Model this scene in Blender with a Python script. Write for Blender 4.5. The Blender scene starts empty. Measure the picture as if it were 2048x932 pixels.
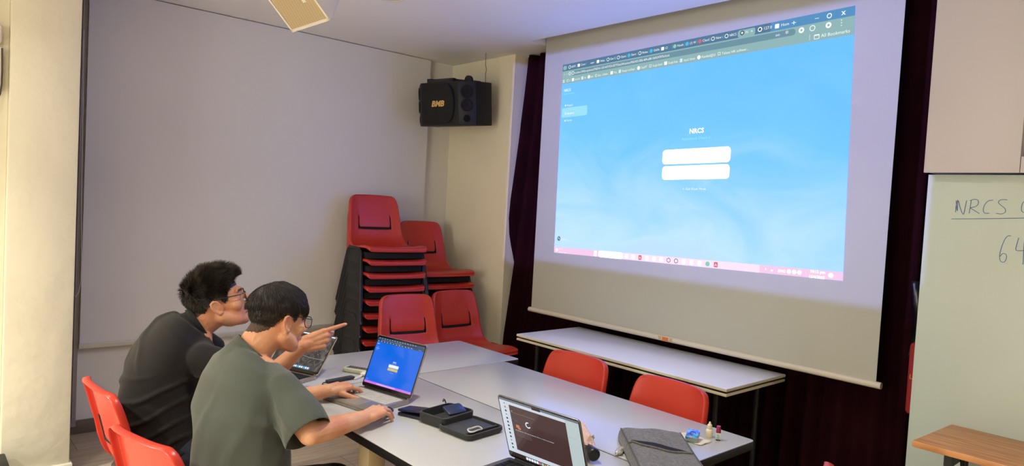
import bpy, bmesh, math, random
import numpy as np
from mathutils import Vector, Matrix, noise
R = math.radians
random.seed(7)
scene = bpy.context.scene
COL = scene.collection

# ------------------------------------------------------------------ camera
CAM = Vector((0, 0, 1.56))
AX = Vector((0.66328960, 0.74631690, 0.05529905)).normalized()      # image right
AZ = Vector((-0.7453009, 0.66544738, -0.04130792))                  # view direction
AZ = (AZ - AX * AZ.dot(AX)).normalized()
AY = AX.cross(AZ).normalized()                                      # image up
if AY.z < 0: AY = -AY
FPX = 1377.6
cam_data = bpy.data.cameras.new('camera')
cam = bpy.data.objects.new('camera', cam_data); COL.objects.link(cam)
cam_data.sensor_width = 36.0; cam_data.lens = FPX / 2048 * 36.0; cam_data.clip_start = 0.05
m = Matrix((AX, AY, -AZ)).transposed().to_4x4(); m.translation = CAM
cam.matrix_world = m
scene.camera = cam

def ray(px, py):
    return AX * ((px - 1024) / FPX) - AY * ((py - 466) / FPX) + AZ
def onZ(px, py, z):
    r = ray(px, py); return CAM + r * ((z - CAM.z) / r.z)
def onY(px, py, y):
    r = ray(px, py); return CAM + r * (y / r.y)
def onX(px, py, x):
    r = ray(px, py); return CAM + r * (x / r.x)

# ------------------------------------------------------------------ world and lights
world = bpy.data.worlds.new('world'); scene.world = world; world.use_nodes = True
world.node_tree.nodes['Background'].inputs[0].default_value = (0.9, 0.92, 1, 1)
world.node_tree.nodes['Background'].inputs[1].default_value = 0.05
scene.view_settings.view_transform = 'Standard'
scene.view_settings.look = 'None'
scene.view_settings.gamma = 1
scene.view_settings.use_curve_mapping = False
scene.view_settings.exposure = 0.0

WARM = (1.0, 0.985, 0.86)
def area(name, loc, size, energy, color=WARM, shape='DISK', spread=180, target=None, size_y=None):
    l = bpy.data.lights.new(name, 'AREA'); l.shape = shape; l.size = size
    if size_y: l.size_y = size_y
    l.energy = energy; l.color = color; l.spread = R(spread)
    o = bpy.data.objects.new(name, l); COL.objects.link(o); o.location = loc
    if target is not None:
        o.rotation_euler = (Vector(target) - Vector(loc)).to_track_quat('-Z', 'Y').to_euler()
    return o
CEIL = 2.725
LAMPS = [(-3.4, -1.4), (-1.4, -1.8), (0.5, -1.5), (-3.3, -3.0), (0.8, 0.6), (-0.6, -3.2)]
LE = [90, 124, 56, 42, 17, 42]
for (lx, ly), e in zip(LAMPS, LE):
    area('ceiling_lamp_light', (lx, ly, CEIL - 0.03), 0.15, e, WARM, 'DISK', 125)
area('ceiling_lamp_light', (-3.45, 0.15, CEIL - 0.03), 0.14, 4, WARM, 'DISK', 130)
area('ceiling_lamp_light', (-1.9, 1.55, CEIL - 0.03), 0.14, 15, WARM, 'DISK', 140)
area('window_light', (-0.9, -4.1, 1.7), 2.2, 85, (0.93, 0.99, 1.0), 'RECTANGLE', 180, (-0.9, 0, 1.6), 1.5)

# ------------------------------------------------------------------ materials
def lin(c):
    return tuple((x / 255 / 12.92) if x / 255 <= 0.04045 else ((x / 255 + 0.055) / 1.055) ** 2.4 for x in c[:3]) + (1,)
MATS = {}
def mat(name, rgb, rough=0.5, metal=0.0, bump=0.0, bscale=60, var=0.0, vscale=6, spec=0.5, coat=0.0, sheen=0.0, rgb2=None, emit=None, estr=1.0, alpha=None, trans=0.0, stretch=None):
    if name in MATS: return MATS[name]
    m = bpy.data.materials.new(name); m.use_nodes = True; nt = m.node_tree; b = nt.nodes['Principled BSDF']
    b.inputs['Base Color'].default_value = lin(rgb); b.inputs['Roughness'].default_value = rough
    b.inputs['Metallic'].default_value = metal
    b.inputs['Specular IOR Level'].default_value = spec
    b.inputs['Coat Weight'].default_value = coat; b.inputs['Coat Roughness'].default_value = 0.1
    b.inputs['Sheen Weight'].default_value = sheen
    b.inputs['Transmission Weight'].default_value = trans
    if emit is not None:
        b.inputs['Emission Color'].default_value = lin(emit); b.inputs['Emission Strength'].default_value = estr
    if alpha is not None: b.inputs['Alpha'].default_value = alpha
    if bump or var:
        tc = nt.nodes.new('ShaderNodeTexCoord'); mp = nt.nodes.new('ShaderNodeMapping')
        nt.links.new(tc.outputs['Object'], mp.inputs[0])
        if stretch: mp.inputs['Scale'].default_value = stretch
    if var:
        n = nt.nodes.new('ShaderNodeTexNoise'); n.inputs['Scale'].default_value = vscale; n.inputs['Detail'].default_value = 5
        nt.links.new(mp.outputs[0], n.inputs['Vector'])
        mx = nt.nodes.new('ShaderNodeMix'); mx.data_type = 'RGBA'
        c = lin(rgb); c2 = lin(rgb2) if rgb2 else tuple(x * (1 - var) for x in c[:3]) + (1,)
        mx.inputs[6].default_value = c; mx.inputs[7].default_value = c2
        rp = nt.nodes.new('ShaderNodeMapRange'); rp.inputs[1].default_value = 0.35; rp.inputs[2].default_value = 0.65
        nt.links.new(n.outputs[0], rp.inputs[0]); nt.links.new(rp.outputs[0], mx.inputs[0])
        nt.links.new(mx.outputs[2], b.inputs['Base Color'])
    if bump:
        n = nt.nodes.new('ShaderNodeTexNoise'); n.inputs['Scale'].default_value = bscale; n.inputs['Detail'].default_value = 4
        nt.links.new(mp.outputs[0], n.inputs['Vector'])
        bp = nt.nodes.new('ShaderNodeBump'); bp.inputs['Strength'].default_value = bump; bp.inputs['Distance'].default_value = 0.01
        nt.links.new(n.outputs[0], bp.inputs['Height']); nt.links.new(bp.outputs[0], b.inputs['Normal'])
    MATS[name] = m
    return m

# ------------------------------------------------------------------ mesh helpers
def rot_m(rx=0, ry=0, rz=0):
    return Matrix.Rotation(rz, 4, 'Z') @ Matrix.Rotation(ry, 4, 'Y') @ Matrix.Rotation(rx, 4, 'X')
class MB:
    def __init__(self): self.v = []; self.f = []; self.mi = []; self.cur = 0
    def add(self, vs, fs, T=None):
        o = len(self.v)
        for v in vs:
            v = Vector(v)
            if T is not None: v = T @ v
            self.v.append(tuple(v))
        for f in fs: self.f.append(tuple(i + o for i in f)); self.mi.append(self.cur)
        return self
    def box(self, a, b, T=None, bev=0.0, seg=2):
        a = Vector(a); b = Vector(b)
        bm = bmesh.new(); bmesh.ops.create_cube(bm, size=1)
        for v in bm.verts:
            v.co = Vector(((a.x + b.x) / 2 + v.co.x * (b.x - a.x), (a.y + b.y) / 2 + v.co.y * (b.y - a.y), (a.z + b.z) / 2 + v.co.z * (b.z - a.z)))
        if bev: bmesh.ops.bevel(bm, geom=list(bm.edges), offset=bev, segments=seg, profile=0.5, affect='EDGES')
        return self.frombm(bm, T)
    def frombm(self, bm, T=None):
        bm.verts.index_update()
        self.add([v.co for v in bm.verts], [[v.index for v in f.verts] for f in bm.faces], T); bm.free(); return self
    def prism(self, poly, z0, z1, T=None, bev=0.0, seg=2):          # poly in xy, extruded in z
        bm = bmesh.new(); vs = [bm.verts.new((p[0], p[1], z0)) for p in poly]; f = bm.faces.new(vs)
        r = bmesh.ops.extrude_face_region(bm, geom=[f])
        for e in r['geom']:
            if isinstance(e, bmesh.types.BMVert): e.co.z = z1
        bmesh.ops.recalc_face_normals(bm, faces=list(bm.faces))
        if bev:
            bmesh.ops.bevel(bm, geom=[e for e in bm.edges if e.verts[0].co.z == e.verts[1].co.z], offset=bev, segments=seg, profile=0.5, affect='EDGES')
        return self.frombm(bm, T)
    def tube(self, pts, r, n=10, T=None, cap=True, closed=False):
        pts = [Vector(p) for p in pts]; N = len(pts); rs = r if isinstance(r, (list, tuple)) else [r] * N
        vs = []; fs = []; up = None
        for i, p in enumerate(pts):
            if closed: d = pts[(i + 1) % N] - pts[i - 1]
            else: d = pts[min(i + 1, N - 1)] - pts[max(i - 1, 0)]
            d.normalize()
            if up is None: up = Vector((0, 0, 1)) if abs(d.z) < 0.9 else Vector((1, 0, 0))
            a = d.cross(up).normalized(); b = a.cross(d).normalized(); up = b
            for k in range(n):
                t = 2 * math.pi * k / n; vs.append(p + (a * math.cos(t) + b * math.sin(t)) * rs[i])
        M = N if closed else N - 1
        for i in range(M):
            for k in range(n):
                a0 = i * n + k; a1 = i * n + (k + 1) % n; b0 = ((i + 1) % N) * n + k; b1 = ((i + 1) % N) * n + (k + 1) % n
                fs.append((a0, b0, b1, a1))
        if cap and not closed: fs.append(tuple(range(n))); fs.append(tuple((N - 1) * n + k for k in reversed(range(n))))
        return self.add(vs, fs, T)
    def lathe(self, prof, n=32, T=None, cap=True):                  # prof [(r,z)]
        vs = []; fs = []
        for r, z in prof:
            for k in range(n):
                t = 2 * math.pi * k / n; vs.append((r * math.cos(t), r * math.sin(t), z))
        for i in range(len(prof) - 1):
            for k in range(n):
                fs.append((i * n + k, i * n + (k + 1) % n, (i + 1) * n + (k + 1) % n, (i + 1) * n + k))
        if cap: fs.append(tuple(reversed(range(n)))); fs.append(tuple((len(prof) - 1) * n + k for k in range(n)))
        return self.add(vs, fs, T)
    def ell(self, c, r, T=None, n=20, rot=None):
        bm = bmesh.new(); bmesh.ops.create_uvsphere(bm, u_segments=n, v_segments=max(8, n * 2 // 3), radius=1)
        S = Matrix.Translation(Vector(c)) @ (rot if rot is not None else Matrix.Identity(4)) @ Matrix.Diagonal((r[0], r[1], r[2], 1))
        return self.frombm(bm, S if T is None else T @ S)
    def cap(self, a, b, ra, rb, T=None, n=16):                      # tapered capsule
        a = Vector(a); b = Vector(b); d = (b - a); L = d.length
        if L < 1e-6: return self.ell(a, (ra,) * 3, T, n)
        q = d.to_track_quat('Z', 'Y').to_matrix().to_4x4(); q.translation = a
        prof = []
        for i in range(6): t = math.pi / 2 * (1 - i / 5) ; prof.append((max(ra * math.cos(t), 1e-4), -ra * math.sin(t)))
        for i in range(6): t = math.pi / 2 * (i / 5); prof.append((max(rb * math.cos(t), 1e-4), L + rb * math.sin(t)))
        return self.lathe(prof, n, q if T is None else T @ q)
    def chain(self, pts, rs, T=None, n=16):
        for i in range(len(pts) - 1): self.cap(pts[i], pts[i + 1], rs[i], rs[i + 1], T, n)
        return self
    def loft(self, rings, n=32, p=2.4, T=None):                     # rings: (center, halfvecA, halfvecB)
        vs = []; fs = []
        for c, a, b in rings:
            c = Vector(c); a = Vector(a); b = Vector(b)
            for k in range(n):
                t = 2 * math.pi * k / n; ct = math.cos(t); st = math.sin(t)
                vs.append(c + a * (abs(ct) ** (2 / p) * (1 if ct >= 0 else -1)) + b * (abs(st) ** (2 / p) * (1 if st >= 0 else -1)))
        for i in range(len(rings) - 1):
            for k in range(n): fs.append((i * n + k, i * n + (k + 1) % n, (i + 1) * n + (k + 1) % n, (i + 1) * n + k))
        fs.append(tuple(reversed(range(n)))); fs.append(tuple((len(rings) - 1) * n + k for k in range(n)))
        return self.add(vs, fs, T)
    def mesh(self, name):
        me = bpy.data.meshes.new(name); me.from_pydata(self.v, [], self.f)
        if any(self.mi): me.polygons.foreach_set('material_index', self.mi)
        me.update(); return me

def fixnormals(me):
    bm = bmesh.new(); bm.from_mesh(me); bmesh.ops.recalc_face_normals(bm, faces=list(bm.faces)); bm.to_mesh(me); bm.free()
def smooth(me, ang=40):
    me.polygons.foreach_set('use_smooth', [True] * len(me.polygons))
    if ang < 180:
        try: me.set_sharp_from_angle(angle=R(ang))
        except Exception: pass
def obj(name, mb, mats, parent=None, world=False, sm=40, fix=True):
    me = mb.mesh(name) if isinstance(mb, MB) else mb
    if fix: fixnormals(me)
    if sm: smooth(me, sm)
    for x in (mats if isinstance(mats, (list, tuple)) else [mats]): me.materials.append(x)
    o = bpy.data.objects.new(name, me); COL.objects.link(o)
    if parent is not None:
        o.parent = parent
        if world: me.transform(ptrans(parent).inverted())
    return o
def ptrans(p):
    M = p.matrix_basis.copy()
    while p.parent: p = p.parent; M = p.matrix_basis @ M
    return M
def thing(name, label, cat, loc=(0, 0, 0), rz=0, group=None):
    o = bpy.data.objects.new(name, None); COL.objects.link(o); o.empty_display_size = 0.05
    o.location = loc; o.rotation_euler = (0, 0, rz); o['label'] = label; o['category'] = cat
    if group: o['group'] = group
    return o
def tag(o, label, cat, group=None):
    o['label'] = label; o['category'] = cat
    if group: o['group'] = group
    return o
def struct(name, mb, m, label=None, sm=40):
    o = obj(name, mb, m, sm=sm); o['kind'] = 'structure'
    if label: o['label'] = label
    return o
def children(o): return [c for c in bpy.data.objects if c.parent == o]
def dup(root, loc, rz, label, group=None):
    r = root.copy(); COL.objects.link(r); r.location = loc; r.rotation_euler = (0, 0, rz); r['label'] = label
    if group: r['group'] = group
    for ch in children(root):
        c = ch.copy(); COL.objects.link(c); c.parent = r
        for g in children(ch):
            d = g.copy(); COL.objects.link(d); d.parent = c
    return r
def rrect(w, h, r, n=6, cx=0, cy=0):
    pts = []
    for sx, sy, a0 in ((1, 1, 0), (-1, 1, 90), (-1, -1, 180), (1, -1, 270)):
        for i in range(n + 1):
            a = R(a0 + 90 * i / n); pts.append((cx + sx * (w / 2 - r) + r * math.cos(a), cy + sy * (h / 2 - r) + r * math.sin(a)))
    return pts
def evaluated(mb, mods):
    me = mb.mesh('tmp') if isinstance(mb, MB) else mb
    o = bpy.data.objects.new('tmp', me); COL.objects.link(o)
    for typ, props in mods:
        md = o.modifiers.new(typ, typ)
        for k, v in props.items(): setattr(md, k, v)
    dg = bpy.context.evaluated_depsgraph_get(); dg.update()
    out = bpy.data.meshes.new_from_object(o.evaluated_get(dg))
    bpy.data.objects.remove(o); bpy.data.meshes.remove(me)
    return out
def blob(mb, voxel=0.004, it=5, fac=0.5):
    return evaluated(mb, [('REMESH', dict(mode='VOXEL', voxel_size=voxel, adaptivity=0.0)), ('SMOOTH', dict(factor=fac, iterations=it))])

_fontcache = {}
def text2d(s, shear=0.0, bold=0.0):
    key = (s, shear, bold)
    if key in _fontcache: return _fontcache[key]
    cu = bpy.data.curves.new('t', 'FONT'); cu.body = s; cu.size = 1; cu.shear = shear; cu.offset = bold; cu.resolution_u = 2
    o = bpy.data.objects.new('t', cu); COL.objects.link(o)
    dg = bpy.context.evaluated_depsgraph_get(); dg.update()
    me = bpy.data.meshes.new_from_object(o.evaluated_get(dg))
    vs = [(v.co.x, v.co.y) for v in me.vertices]; fs = [tuple(p.vertices) for p in me.polygons]
    bpy.data.objects.remove(o); bpy.data.curves.remove(cu); bpy.data.meshes.remove(me)
    w = max([v[0] for v in vs] or [0])
    _fontcache[key] = (vs, fs, w); return _fontcache[key]

class Canvas:
    """content of a screen, in picture units u (right) v (down), laid on the real screen plane"""
    def __init__(s, TL, TR, BR, BL, step, aspect):
        s.c = [Vector(x) for x in (TL, TR, BR, BL)]; s.n = (s.c[3] - s.c[0]).cross(s.c[1] - s.c[0]).normalized()
        s.mb = MB(); s.mats = []; s.step = step; s.asp = aspect
        s.layer = 0
    def P(s, u, v):
        a = s.c[0].lerp(s.c[1], u); b = s.c[3].lerp(s.c[2], u); return a.lerp(b, v) + s.n * (s.step * s.layer)
    def inv(s, p):
        p = Vector(p); u = v = 0.5; L = s.layer; s.layer = 0
        for _ in range(12):
            q = s.P(u, v); du = (s.P(u + 1e-3, v) - q) * 1000; dv = (s.P(u, v + 1e-3) - q) * 1000; d = p - q
            a = du.dot(du); b = du.dot(dv); c = dv.dot(dv); e = du.dot(d); f = dv.dot(d); D = a * c - b * b
            u += (c * e - b * f) / D; v += (a * f - b * e) / D
        s.layer = L; return u, v
    def use(s, m):
        if m not in s.mats: s.mats.append(m)
        s.mb.cur = s.mats.index(m)
    def poly(s, uv, m, layer):
        s.use(m); s.layer = layer; s.mb.add([s.P(*q) for q in uv], [tuple(range(len(uv)))])
    def rect(s, u0, v0, u1, v1, m, layer, r=0.0, skew=0.0):
        if r > 0:
            w = u1 - u0; h = v1 - v0
            pts = [((u0 + u1) / 2 + x, (v0 + v1) / 2 + y * s.asp) for x, y in rrect(w, h / s.asp, min(r, w / 2 - 1e-5, h / s.asp / 2 - 1e-5), 5)]
        else: pts = [(u0, v0), (u1, v0), (u1, v1), (u0, v1)]
        s.poly(pts, m, layer)
    def disc(s, u, v, r, m, layer, n=18):
        s.poly([(u + r * math.cos(t * 2 * math.pi / n), v + r * s.asp * math.sin(t * 2 * math.pi / n)) for t in range(n)], m, layer)
    def ring(s, u, v, r, w, m, layer, n=18, a0=0, a1=360):
        s.use(m); s.layer = layer
        for t in range(n):
            a = R(a0 + (a1 - a0) * t / n); b = R(a0 + (a1 - a0) * (t + 1) / n)
            q = [(u + x * math.cos(g), v + x * s.asp * math.sin(g)) for g, x in ((a, r), (b, r), (b, r - w), (a, r - w))]
            s.mb.add([s.P(*z) for z in q], [(0, 1, 2, 3)])
    def text(s, t, u, v, h, m, layer, align='L', bold=0.0, wfit=None):
        vs, fs, w = text2d(t, 0.0, bold); hh = h / 0.72        # cap height = h (in v units)
        k = hh / s.asp
        if wfit: k = wfit / max(w, 1e-6)
        off = {'L': 0, 'C': -w * k / 2, 'R': -w * k}[align]
        s.use(m); s.layer = layer
        s.mb.add([s.P(u + off + x * k, v - y * hh) for x, y in vs], fs)

# ================================================================== SETTING
cream = mat('cream_paint', (240, 231, 204), 0.75, bump=0.25, bscale=14, var=0.05, vscale=2.5)
pillar_m = mat('pillar_paint', (218, 212, 190), 0.7, bump=0.55, bscale=9, var=0.05, vscale=3)
white_wall = mat('white_wall', (226, 222, 212), 0.8, bump=0.08, bscale=20)
ceil_m = mat('ceiling_paint', (240, 239, 232), 0.85, bump=0.05, bscale=12)
dark_recess = mat('dark_recess', (22, 18, 22), 0.9)

def floor_material():
    m = bpy.data.materials.new('wood_look_tile'); m.use_nodes = True; nt = m.node_tree; b = nt.nodes['Principled BSDF']
    tc = nt.nodes.new('ShaderNodeTexCoord'); mp = nt.nodes.new('ShaderNodeMapping')
    mp.inputs['Rotation'].default_value = (0, 0, R(90)); mp.inputs['Location'].default_value = (0.35, 0.06, 0)
    nt.links.new(tc.outputs['Object'], mp.inputs[0])
    br = nt.nodes.new('ShaderNodeTexBrick'); br.offset = 0.37
    br.inputs['Scale'].default_value = 1; br.inputs['Brick Width'].default_value = 1.2; br.inputs['Row Height'].default_value = 0.3
    br.inputs['Mortar Size'].default_value = 0.0016; br.inputs['Mortar Smooth'].default_value = 0
    br.inputs['Color1'].default_value = lin((168, 148, 126)); br.inputs['Color2'].default_value = lin((184, 165, 142)); br.inputs['Mortar'].default_value = lin((96, 84, 72))
    nt.links.new(mp.outputs[0], br.inputs[0])
    m2 = nt.nodes.new('ShaderNodeMapping'); m2.inputs['Scale'].default_value = (26, 2.2, 1); nt.links.new(tc.outputs['Object'], m2.inputs[0])
    n = nt.nodes.new('ShaderNodeTexNoise'); n.inputs['Scale'].default_value = 1; n.inputs['Detail'].default_value = 7; n.inputs['Distortion'].default_value = 0.8
    nt.links.new(m2.outputs[0], n.inputs['Vector'])
    rp = nt.nodes.new('ShaderNodeMapRange'); rp.inputs[1].default_value = 0.3; rp.inputs[2].default_value = 0.72; rp.inputs[3].default_value = 1.1; rp.inputs[4].default_value = 0.74
    nt.links.new(n.outputs[0], rp.inputs[0])
    mx = nt.nodes.new('ShaderNodeMix'); mx.data_type = 'RGBA'; mx.blend_type = 'MULTIPLY'; mx.inputs[0].default_value = 1
    nt.links.new(br.outputs[0], mx.inputs[6]); nt.links.new(rp.outputs[0], mx.inputs[7])
    nt.links.new(mx.outputs[2], b.inputs['Base Color']); b.inputs['Roughness'].default_value = 0.42
    return m
floor_m = floor_material()
XW = -4.87; YF = 3.56; YR = 3.86; XR = 3.2; YB = -4.2
struct('floor', MB().box((XW - 0.1, YB - 0.1, -0.1), (XR + 0.1, YR + 0.1, 0)), floor_m, sm=0)
# ceiling with the slot the projection screen comes out of
SX0 = -3.652; SX1 = -1.05; SY0 = 3.335; SY1 = 3.565
cm = MB()
cm.box((XW - 0.1, YB - 0.1, CEIL), (XR + 0.1, SY0, CEIL + 0.3))
cm.box((XW - 0.1, SY0, CEIL), (SX0, YR + 0.1, CEIL + 0.3))
cm.box((SX0, SY1, CEIL), (XR + 0.1, YR + 0.1, CEIL + 0.3))
cm.box((SX1, SY0, CEIL), (XR + 0.1, SY1, CEIL + 0.3))
cm.box((SX0 - 0.02, SY0 - 0.02, CEIL + 0.29), (SX1 + 0.02, SY1 + 0.02, CEIL + 0.35))
struct('ceiling', cm, ceil_m, sm=0)
struct('wall_left', MB().box((XW - 0.1, YB, 0), (XW, YR, CEIL)), white_wall, sm=0)
wf = MB().box((XW, YF, 0), (-4.06, YR, CEIL)); struct('wall_front', wf, cream, 'cream corner column of the front wall', sm=0)
struct('wall_front.001', MB().box((-4.06, YR, 0), (XR, YR + 0.1, CEIL)), dark_recess, 'dark wall behind the stage curtain', sm=0)
struct('wall_right', MB().box((XR, YB, 0), (XR + 0.1, YR, CEIL)), cream, sm=0)
struct('wall_back', MB().box((XW, YB - 0.1, 0), (XR, YB, CEIL)), cream, sm=0)
wfm = MB()
for a_, b_ in (((-2.1, 0.85), (-2.03, 2.55)), ((0.23, 0.85), (0.3, 2.55)), ((-2.1, 0.85), (0.3, 0.92)), ((-2.1, 2.48), (0.3, 2.55)), ((-0.93, 0.85), (-0.87, 2.55))): wfm.box((a_[0], YB + 0.001, a_[1]), (b_[0], YB + 0.05, b_[1]))
struct('window_1', wfm, mat('window_frame', (190, 188, 182), 0.5), 'window frame on the back wall behind the camera', sm=0)
base_m = mat('skirting_tile', (120, 106, 92), 0.5, var=0.25, vscale=4, stretch=(1, 1, 9))
struct('baseboard_left', MB().box((XW, 0.5, 0), (XW + 0.012, YF, 0.085), bev=0.002), base_m)
struct('baseboard_front', MB().box((XW + 0.012, YF - 0.012, 0), (-4.06, YF, 0.085), bev=0.002), base_m)
# pillar at the left of the picture
PX = -4.19; PY1 = onX(152, 466, PX).y; PY0 = onX(12, 466, PX).y
pm = MB().box((XW + 0.001, PY0, 0), (PX, PY1, CEIL), bev=0.006)
struct('wall_left.001', pm, pillar_m, 'cream painted pillar standing in front of the blind')
struct('baseboard_left.001', MB().box((XW + 0.001, PY0 - 0.005, 0), (PX + 0.022, PY1 + 0.012, 0.068), bev=0.006), pillar_m, 'cream skirting around the pillar foot')
# wall part left of the pillar, slightly behind its face
struct('wall_left.002', MB().box((XW + 0.001, PY0 - 0.8, 0), (PX - 0.05, PY0 - 0.001, CEIL)), pillar_m, 'cream wall strip left of the pillar', sm=0)
# ================================================================== WALL THINGS
blind_m = mat('blind_fabric', (222, 219, 214), 0.45, bump=0.03, bscale=300, spec=0.4, var=0.03, vscale=1.5)
alu = mat('blind_aluminium', (200, 198, 192), 0.4, metal=0.3)
grey_alu = mat('grey_channel', (152, 145, 143), 0.45, metal=0.2)
bl = thing('roller_blind', 'large pale grey roller blind covering the left wall down to knee height', 'blind', (XW + 0.035, 2.08, 0.54))
by0 = 0.80; by1 = 3.30
bmb = MB(); N = 60
for side in (0, 1):
    pass
vs = []; fs = []
for i in range(N + 1):
    y = by0 + 0.035 + (by1 - by0 - 0.035) * i / N
    for j in range(21):
        z = 0.56 + (CEIL - 0.565) * j / 20
        vs.append((XW + 0.04 + 0.003 * math.sin(y * 2.1 + 0.6 * z) * (1 - j / 20), y, z))
for i in range(N):
    for j in range(20): a = i * 21 + j; fs.append((a, a + 1, a + 22, a + 21))
fabme = evaluated(MB().add(vs, fs), [('SOLIDIFY', dict(thickness=0.0015))])
obj('blind_fabric', fabme, blind_m, bl, True, 60)
obj('bottom_bar', MB().box((XW + 0.028, by0 + 0.03, 0.535), (XW + 0.052, by1, 0.568), bev=0.005), alu, bl, True)
ch = MB().box((XW + 0.003, by0 - 0.03, 0.05), (XW + 0.02, by0 + 0.03, CEIL - 0.002)).box((XW + 0.02, by0 - 0.025, 0.1), (XW + 0.05, by0 - 0.012, CEIL - 0.002)).box((XW + 0.02, by0 + 0.005, 0.1), (XW + 0.038, by0 + 0.012, CEIL - 0.002))
trim = struct('trim_1', ch, grey_alu, 'grey upright channel between pillar and blind')
cord_m = mat('cord_white', (205, 200, 195), 0.6)
cp = [onX(168, 60, XW + 0.07), onX(166, 200, XW + 0.07), onX(163, 400, XW + 0.07), onX(163, 520, XW + 0.07), onX(162, 560, XW + 0.07), onX(158, 583, XW + 0.07), onX(152, 594, XW + 0.07), onX(148, 590, XW + 0.07)]
obj('pull_cord', MB().tube(cp, 0.0022, 6), cord_m, bl, True)

# stage curtain, deep folds
vel = mat('maroon_velvet', (40, 11, 17), 0.9, sheen=0.0, bump=0.15, bscale=120, spec=0.05, var=0.35, vscale=3)
def curtain():
    nx, nz = 360, 40; vs = []; fs = []
    for j in range(nz + 1):
        t = j / nz; z = 0.02 + (CEIL - 0.03) * (1 - t)            # t=0 top
        xl = -4.03 - 0.30 * (t ** 1.25); xr = -1.157
        for i in range(nx + 1):
            s = i / nx; x = xl + (xr - xl) * s
            ph = s * 2 * math.pi * 23 + 1.1 * math.sin(s * 31) + 0.25 * t
            amp = 0.022 + 0.014 * math.sin(s * 17 + 1) + 0.012 * t
            y = 3.655 + 0.028 * t * 0 + amp * (math.sin(ph) + 0.25 * math.sin(2 * ph + 1)) - 0.06 * t * max(0, 1 - s * 12)
            vs.append((x + 0.008 * math.cos(ph), y, z))
    for j in range(nz):
        for i in range(nx): a = j * (nx + 1) + i; fs.append((a, a + 1, a + nx + 2, a + nx + 1))
    return evaluated(MB().add(vs, fs), [('SOLIDIFY', dict(thickness=0.004))])
c = obj('stage_curtain', curtain(), vel, sm=180); tag(c, 'dark maroon velvet stage curtain hanging in folds behind the projection screen', 'curtain')

# projection screen
scr_m = mat('screen_fabric', (184, 184, 172), 0.8, var=0.02, vscale=2)
bar_m = mat('screen_bar', (214, 206, 188), 0.4)
YS = 3.48; SXL = -3.64; SXR = -1.245
ps = thing('projection_screen', 'large white pull-down projection screen showing a blue web page', 'projection screen', ((SXL + SXR) / 2, YS, 0.8))
obj('screen_fabric', MB().box((SXL, YS + 0.0005, 0.81), (SXR, YS + 0.0025, CEIL + 0.2)), scr_m, ps, True, 0)
obj('housing', MB().tube([(SXL - 0.005, YS, CEIL + 0.22), (SXR + 0.05, YS, CEIL + 0.22)], 0.05, 20), bar_m, ps, True)
bb = obj('bottom_bar', MB().tube([(SXL - 0.02, YS, 0.80), (SXR + 0.025, YS, 0.80)], 0.0165, 20), bar_m, ps, True)
st = onY(1330, 677, YS - 0.018)
obj('sticker', MB().box((st.x - 0.022, YS - 0.0175, 0.79), (st.x + 0.022, YS - 0.0155, 0.812)), mat('orange_sticker', (214, 120, 60), 0.5), bb, True, 0)
obj('hand_grip', MB().box((st.x - 0.05, YS - 0.0167, 0.789), (st.x - 0.03, YS - 0.0150, 0.812)), mat('grip_tan', (196, 170, 130), 0.5), bb, True, 0)
obj('hand_grip', MB().box((st.x + 0.03, YS - 0.0167, 0.789), (st.x + 0.05, YS - 0.0150, 0.812)), mat('grip_tan', (196, 170, 130), 0.5), bb, True, 0)

def em(name, rgb, s=1.0, rough=1.0, base=(10, 10, 12)):
    return mat('lit_' + name, base, rough, emit=rgb, estr=s, spec=0.0 if rough > 0.5 else 0.5)
def page_material():
    m = bpy.data.materials.new('projected_page'); m.use_nodes = True; nt = m.node_tree; b = nt.nodes['Principled BSDF']
    b.inputs['Base Color'].default_value = lin((10, 10, 12)); b.inputs['Roughness'].default_value = 1; b.inputs['Specular IOR Level'].default_value = 0
    uv = nt.nodes.new('ShaderNodeUVMap'); uv.uv_map = 'UVMap'
    sep = nt.nodes.new('ShaderNodeSeparateXYZ'); nt.links.new(uv.outputs[0], sep.inputs[0])
    cr = nt.nodes.new('ShaderNodeValToRGB'); e = cr.color_ramp.elements
    e[0].position = 0.0; e[0].color = lin((112, 198, 255)); e[1].position = 1.0; e[1].color = lin((196, 230, 252))
    for p, c_ in ((0.35, (124, 206, 255)), (0.5, (145, 214, 255)), (0.72, (176, 226, 255)), (0.9, (196, 235, 255))):
        x = e.new(p); x.color = lin(c_)
    for x in e: x.color = (x.color[0], x.color[1], x.color[2] * 2.8, 1)      # blue clips; raised for bluer bounce light in the room
    n = nt.nodes.new('ShaderNodeTexNoise'); n.inputs['Scale'].default_value = 3.2; n.inputs['Detail'].default_value = 4; n.inputs['Distortion'].default_value = 1.2
    nt.links.new(uv.outputs[0], n.inputs['Vector'])
    # projector's uneven light put into the emission: v position + pale lower left + noise
    ma = nt.nodes.new('ShaderNodeMath'); ma.operation = 'MULTIPLY_ADD'; ma.inputs[1].default_value = 0.75; ma.inputs[2].default_value = -0.375
    nt.links.new(n.outputs[0], ma.inputs[0])
    ad = nt.nodes.new('ShaderNodeMath'); ad.operation = 'ADD'; nt.links.new(sep.outputs[1], ad.inputs[0]); nt.links.new(ma.outputs[0], ad.inputs[1])
    mu = nt.nodes.new('ShaderNodeMath'); mu.operation = 'MULTIPLY_ADD'; mu.inputs[1].default_value = -0.12
    nt.links.new(sep.outputs[0], mu.inputs[0]); nt.links.new(ad.outputs[0], mu.inputs[2])
    nt.links.new(mu.outputs[0], cr.inputs[0])
    nt.links.new(cr.outputs[0], b.inputs['Emission Color']); b.inputs['Emission Strength'].default_value = 1.0
    return m
YI = YS - 0.0008
def sp(px, py): return onY(px, py, YI)
cv = Canvas(sp(1126, 130), sp(1711, 11), sp(1686, 562), sp(1108, 505), 0.0005, 1.5)
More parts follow.
